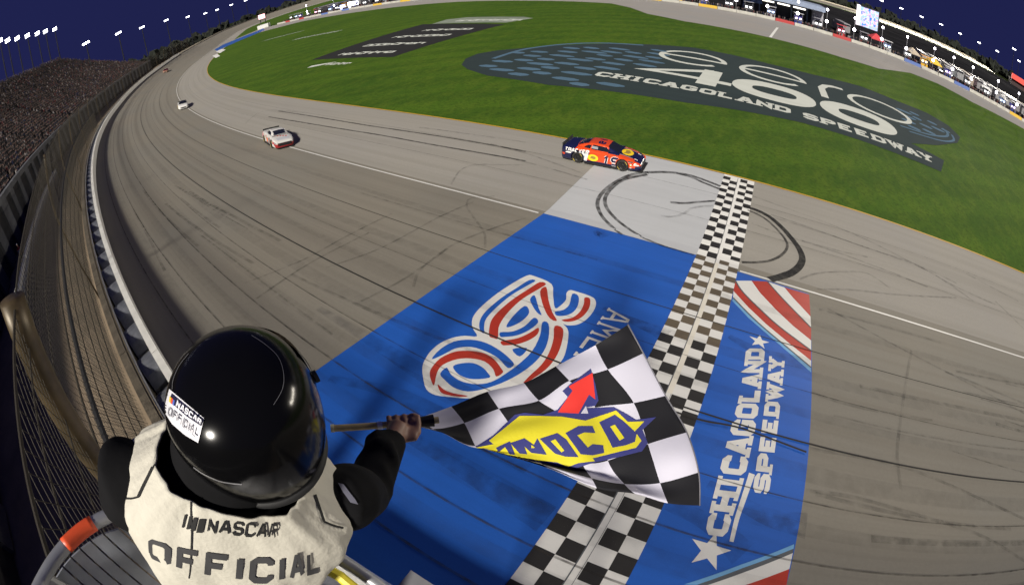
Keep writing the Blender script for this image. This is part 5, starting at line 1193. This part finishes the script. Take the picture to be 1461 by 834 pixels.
# helmet
hel = empty('helmet', tuple(HC_)); hel.parent = off_root; hel.matrix_parent_inverse = Matrix.Translation(-Vector(off_root.location))
M_hel = mat('helmet_black', (.003, .003, .0035), .16, spec=.2)
hr = RV*.25+rvh*.75; hr = hr/np.linalg.norm(hr); hf = FV-hr*(FV@hr); hf = hf/np.linalg.norm(hf); hu = np.cross(hr, hf)
def hp_(a, z, k=1.0):
    """helmet surface: a angle (0 = back), z -1..1"""
    zz = z; r_ = math.sqrt(max(0, 1-min(1, abs(zz))**2.3)) if zz > 0 else 1-.22*abs(zz)**2.2
    s_, co = math.sin(a), math.cos(a); lx, ly = .138*r_, (.138 if co > 0 else .160)*r_
    chin = .03*max(0, -co)*max(0, -zz)
    return hr*s_*lx*k - hf*co*(ly+chin)*k + hu*(.122*zz)*k
V = []; F = []; NA, NZ = 64, 30
for j in range(NZ+1):
    z = -.95+1.949*(j/NZ)
    for i in range(NA): V.append(hp_(2*math.pi*i/NA, z))
for j in range(NZ):
    for i in range(NA): i2 = (i+1) % NA; F.append((j*NA+i, j*NA+i2, (j+1)*NA+i2, (j+1)*NA+i))
F.append(tuple(NZ*NA+i for i in range(NA)))
hs = mesh('shell', V, F, M_hel, hel, True)
hb = BVHTree.FromPolygons([Vector(v)+Vector(HC_) for v in V], F)
m_ = MB(); m_.tube([hp_(2*math.pi*i/48, -.95, .985) for i in range(48)], .012, 8, closed=True); m_.build('edge_trim', M_dark, hel, True)
V = []; F = []
for j in range(7):
    for i in range(21): V.append(hp_(math.pi-1.15+2.3*i/20, -.35+.75*j/6, 1.03))
for j in range(6):
    for i in range(20): a = j*21+i; F.append((a, a+1, a+22, a+21))
mesh('visor', V, F, mat('visor_smoke', (.006, .006, .008), .06, spec=.4), hel, True)
for sg in (-1, 1): c = hp_(math.pi-sg*1.25, .02, 1.03); MB().lathe([(.0, .012), (.018, .010), (.022, 0)], (0, 0, 0), 12, 'x'); m_ = MB(); m_.tube([c*.98, c*1.03], .011, 12); m_.build('visor_pivot', M_dark, hel)
hloc = lambda o: (setattr(o, 'parent', hel), setattr(o, 'matrix_parent_inverse', Matrix.Translation(-Vector(HC_))))
hfn = px_caster(hb, .0025); hfn2 = px_caster(hb, .0045)
chh = crop(200, 450, 3.625)
hloc(decal('sticker', [poly_mesh(chh([(150,378),(330,530),(300,657),(235,620),(165,560),(120,490)]), 4)], hfn, mat('sticker_white', (.70, .70, .74), .3)))
hloc(decal('sticker_band', [poly_mesh(chh([(162,400),(322,535),(314,570),(240,520),(150,440)]), 4)], hfn2, mat('sticker_dark', (.02, .02, .05), .3)))
def htext(txt, b0, b1, t0, t1, m, k, **kw):
    sh, tot = text2d(txt, step=.5, **kw); b0, b1, t0, t1 = [np.array(q) for q in chh([b0, b1, t0, t1])]
    sh = [([tuple((b0+(b1-b0)*p[0]/tot)*(1-p[1])+(t0+(t1-t0)*p[0]/tot)*p[1]) for p in V_], F_) for V_, F_ in sh]
    hloc(decal('sticker_lettering', sh, px_caster(hb, k), m))
htext('NASCAR', (182,470), (312,562), (192,436), (318,538), mat('sticker_letter', (.8, .8, .85), .3), .0065, w=1.4, gap=.8); htext('OFFICIAL', (140,510), (285,628), (148,468), (295,590), mat('sticker_letter_grey', (.30, .30, .33), .4), .0065, w=1.1, gap=.9)
for i, c in enumerate(((.8, .55, .05), (.7, .1, .05), (.1, .15, .5))): hloc(decal('sticker_bar', [poly_mesh(chh([(152+i*9,415+i*8),(160+i*9,422+i*8),(156+i*9,450+i*8),(148+i*9,443+i*8)]), 4)], px_caster(hb, .0065), mat('bar%d' % i, c, .4)))
for pts in ([(575,100),(650,150),(715,215),(742,300),(735,380),(690,460)], [(165,380),(170,330),(200,260),(250,195)], [(275,225),(330,262),(420,300),(525,314)]):
    hloc(decal('helmet_seam', [strip2d(resample(catmull(chh(pts) if pts[0][1] != 225 else cv(pts), 5), 2), .55 if pts[0][1] != 225 else 1.6)], hfn, mat('seam_silver', (.30, .30, .32), .3, .5)))
# ------------------------------------------------------------------ checkered flag on its stick
fl = props(empty('checkered_flag', tuple(HAND)), 'black and white checkered flag with a yellow and blue emblem held out by the official', 'flag')
def fl_(o): return at_root(o, fl)
fl_(MB().tube([STK0, STK0+sd*.02, STK1+sd*.05], [.0105, .0105, .0105], 12).build('stick', mat('wood_stick', (.46, .36, .17), .5, var=.2, scale=30))); fl_(MB().tube([STK0-sd*.004, STK0+sd*.006], .012, 12).build('stick_cap', mat('stick_cap', (.75, .72, .45), .5)))
fl_(MB().tube([STK0+sd*.135, STK0+sd*.150], .0118, 12).build('stick_tape', mat('tape_white', (.7, .7, .75), .6)))
fl_(MB().tube([axis0+sd*.03+pn*.004, STK1, STK1+sd*.035], [.0135, .0155, .019], 10).build('cloth_wrap', mat('wrap_black', (.012, .012, .014), .8)))
cf = crop(560, 450, 2.978)
NET = [  # pixel nodes, u = hand .. free edge, v = top .. bottom
 [(58,440),(62,446),(66,452),(70,457),(74,460),(78,463)], [(105,435),(172,480),(200,492),(222,500),(240,505),(255,509)], [(250,385),(305,455),(352,552),(372,560),(386,563),(398,566)], [(403,322),(452,395),(512,480),(600,598),(640,632),(655,645)],
 [(558,285),(622,360),(728,440),(805,625),(846,690),(868,732)], [(693,215),(752,276),(862,390),(915,615),(985,714),(1030,756)], [(862,125),(915,228),(1025,370),(1085,545),(1137,710),(1170,796)], [(1000,38),(1065,160),(1160,340),(1250,495),(1300,665),(1305,806)]]
def fdepth(u, v):
    d = 1.36+.50*u + .035*math.sin(u*5.0+v*2.2)*u + .030*math.sin(v*9+u*4.0)*(.25+.75*u) + .018*math.sin(v*17-u*7)*u + .010*math.sin(v*34+u*5)*(1-u)*min(1, u*3) + .007*math.sin(v*23-u*13)*u*(1-.4*v) + .005*math.sin(u*31+v*9)*u
    if v > .4 and u < .5: d += .10*(v-.4)*(.5-u)*4
    return d
def flag_point(u, v):
    def rowc(row_, t): P = row_; x = t*(len(P)-1); i = min(len(P)-2, int(x)); f = x-i; g = lambda k: np.array(P[max(0, min(len(P)-1, k))], float); p0, p1, p2, p3 = g(i-1), g(i), g(i+1), g(i+2); return .5*((2*p1)+(-p0+p2)*f+(2*p0-5*p1+4*p2-p3)*f*f+(-p0+3*p1-3*p2+p3)*f**3)
    col_ = [rowc(r_, v) for r_ in NET]; p = rowc(col_, u); return Q(cf([tuple(p)])[0], fdepth(u, v))
NU, NV = 84, 60; V = [flag_point(i/NU, j/NV) for i in range(NU+1) for j in range(NV+1)]; F = []; I = []
for i in range(NU):
    for j in range(NV):
        a = i*(NV+1)+j; F.append((a, a+1, a+NV+2, a+NV+1)); I.append((int(i/12)+int(j/12)) % 2)
M_fw = mat('flag_white', (.53, .52, .61), .75, bump=.08, scale=20); M_fk = mat('flag_black', (.010, .010, .013), .75, bump=.08, scale=20, spec=.25)
cloth = mesh('cloth', V, F, [M_fk, M_fw], None, True, I); fl_(cloth)
hem = [flag_point(1.0, j/NV) for j in range(NV+1)]; fl_(MB().tube(hem, .0035, 6).build('hem', mat('hem_grey', (.12, .12, .14), .7)))
bpy.context.view_layer.update(); fbv = bvh_of([cloth]); F_yel = mat('flag_yellow', (.62, .55, .018), .7); F_nav = mat('flag_navy', (.030, .034, .17), .7); F_red = mat('flag_red', (.66, .030, .022), .7)
def fpoly(nm, pts, m, off, sm=False): fl_(decal(nm, [poly_mesh(cf(pts), 4.5)], px_caster(fbv, off), m))
fpoly('emblem_border', [(345,562),(425,510),(520,420),(560,412),(640,420),(700,400),(745,345),(722,320),(755,290),(842,225),(862,290),(875,360),(862,382),(810,392),(845,392),(940,388),(1000,420),(1035,442),(1120,430),(1062,485),(1085,540),(1060,575),(960,600),(850,625),(770,650),(640,625),(500,605)], F_nav, .004)
fpoly('emblem_arrow', [(702,410),(765,318),(748,300),(850,242),(862,355),(835,335),(790,415)], F_red, .006)
fpoly('emblem_field', [(342,562),(430,545),(410,530),(540,425),(620,425),(720,428),(820,445),(950,402),(1000,450),(1070,448),(1030,490),(1058,530),(1035,560),(950,580),(850,605),(860,617),(790,625),(745,642),(700,622),(560,608),(470,602),(490,592),(390,573)], F_yel, .006)
fpoly('emblem_gap', [(800,415),(822,382),(832,415)], M_fw, .007); fpoly('emblem_tail', [(535,620),(615,628),(570,640)], F_red, .006)
fl_(decal('emblem_lettering', [poly_mesh(cf(q), 4.5) for q in (
 [(440,560),(500,532),(475,560),(450,580)], [(470,545),(500,535),(520,590),(498,588)],
 [(500,540),(560,520),(600,548),(615,520),(655,590),(590,582),(560,555),(572,588),(540,585)],
 [(625,522),(700,498),(738,525),(790,600),(735,598),(690,585)],
 [(735,498),(790,468),(850,468),(862,498),(815,495),(785,508),(830,560),(850,545),(895,550),(900,582),(850,592),(800,588)],
 [(878,452),(945,420),(985,450),(1038,500),(1030,535),(990,550),(935,560),(915,520)])], px_caster(fbv, .008), F_nav, None, .0))
fl_(decal('emblem_lettering_gap', [poly_mesh(cf(q), 4.5) for q in ([(672,532),(692,524),(730,572),(718,580)], [(925,470),(945,462),(985,518),(965,530)], [(590,548),(606,560),(590,562)])], px_caster(fbv, .010), F_yel))
# ------------------------------------------------------------------ person in the aisle by the lane wall
def small_person():
    g = PTz(35.0, 25.6, zwall(35)); r_ = empty('person', tuple(g)); props(r_, 'person in a red and white top standing behind the low lane wall', 'person')
    mb = MB(); mb.loft([ringE(np.array([0, 0, z]), np.array([0, 1.0, 0]), np.array([1.0, 0, 0]), a, b, 12) for z, a, b in ((.85, .16, .12), (1.1, .15, .11), (1.38, .20, .12), (1.46, .08, .07), (1.55, .06, .06))])
    mb.loft([ringE(np.array([.02, 0, z]), np.array([0, 1.0, 0]), np.array([1.0, 0, 0]), a, b, 12) for z, a, b in ((1.50, .04, .05), (1.56, .075, .09), (1.64, .08, .10), (1.72, .06, .08), (1.76, .02, .03))])
    for sg in (-1, 1): mb.tube([(0, sg*.20, 1.36), (.03, sg*.26, 1.08), (.14, sg*.22, .88)], [.055, .045, .035], 8); mb.tube([(0, sg*.09, .88), (.02, sg*.10, .48), (0, sg*.10, .06)], [.085, .06, .045], 8); mb.tube([(-.04, sg*.10, .04), (.16, sg*.10, .03)], [.045, .04], 8)
    o = remesh('body', mb, .014, [M_skin], lambda q: q); o.parent = r_
    mb = MB(); mb.loft([ringE(np.array([0, 0, z]), np.array([0, 1.0, 0]), np.array([1.0, 0, 0]), a, b, 14) for z, a, b in ((.82, .18, .14), (1.1, .175, .13), (1.36, .22, .14), (1.45, .11, .09))], cap=False)
    mb.build('shirt', mat('shirt_red', (.60, .06, .05), .8), r_, True); MB().loft([ringE(np.array([0, 0, z]), np.array([0, 1.0, 0]), np.array([1.0, 0, 0]), a, b, 14) for z, a, b in ((1.0, .186, .142), (1.28, .215, .142))], cap=False).build('shirt_panel', mat('shirt_white', (.7, .7, .7), .8), r_, True)
    mb = MB()
    for sg in (-1, 1): mb.tube([(0, sg*.09, .90), (.02, sg*.10, .48), (0, sg*.10, .10)], [.10, .075, .065], 8)
    mb.build('trousers', mat('trouser_dark', (.03, .03, .05), .9), r_, True)
    MB().loft([ringE(np.array([.0, 0, z]), np.array([0, 1.0, 0]), np.array([1.0, 0, 0]), a, b, 12) for z, a, b in ((1.66, .088, .108), (1.74, .075, .09), (1.785, .03, .04))]).build('cap', mat('cap_white', (.6, .6, .6), .8), r_, True)
small_person()
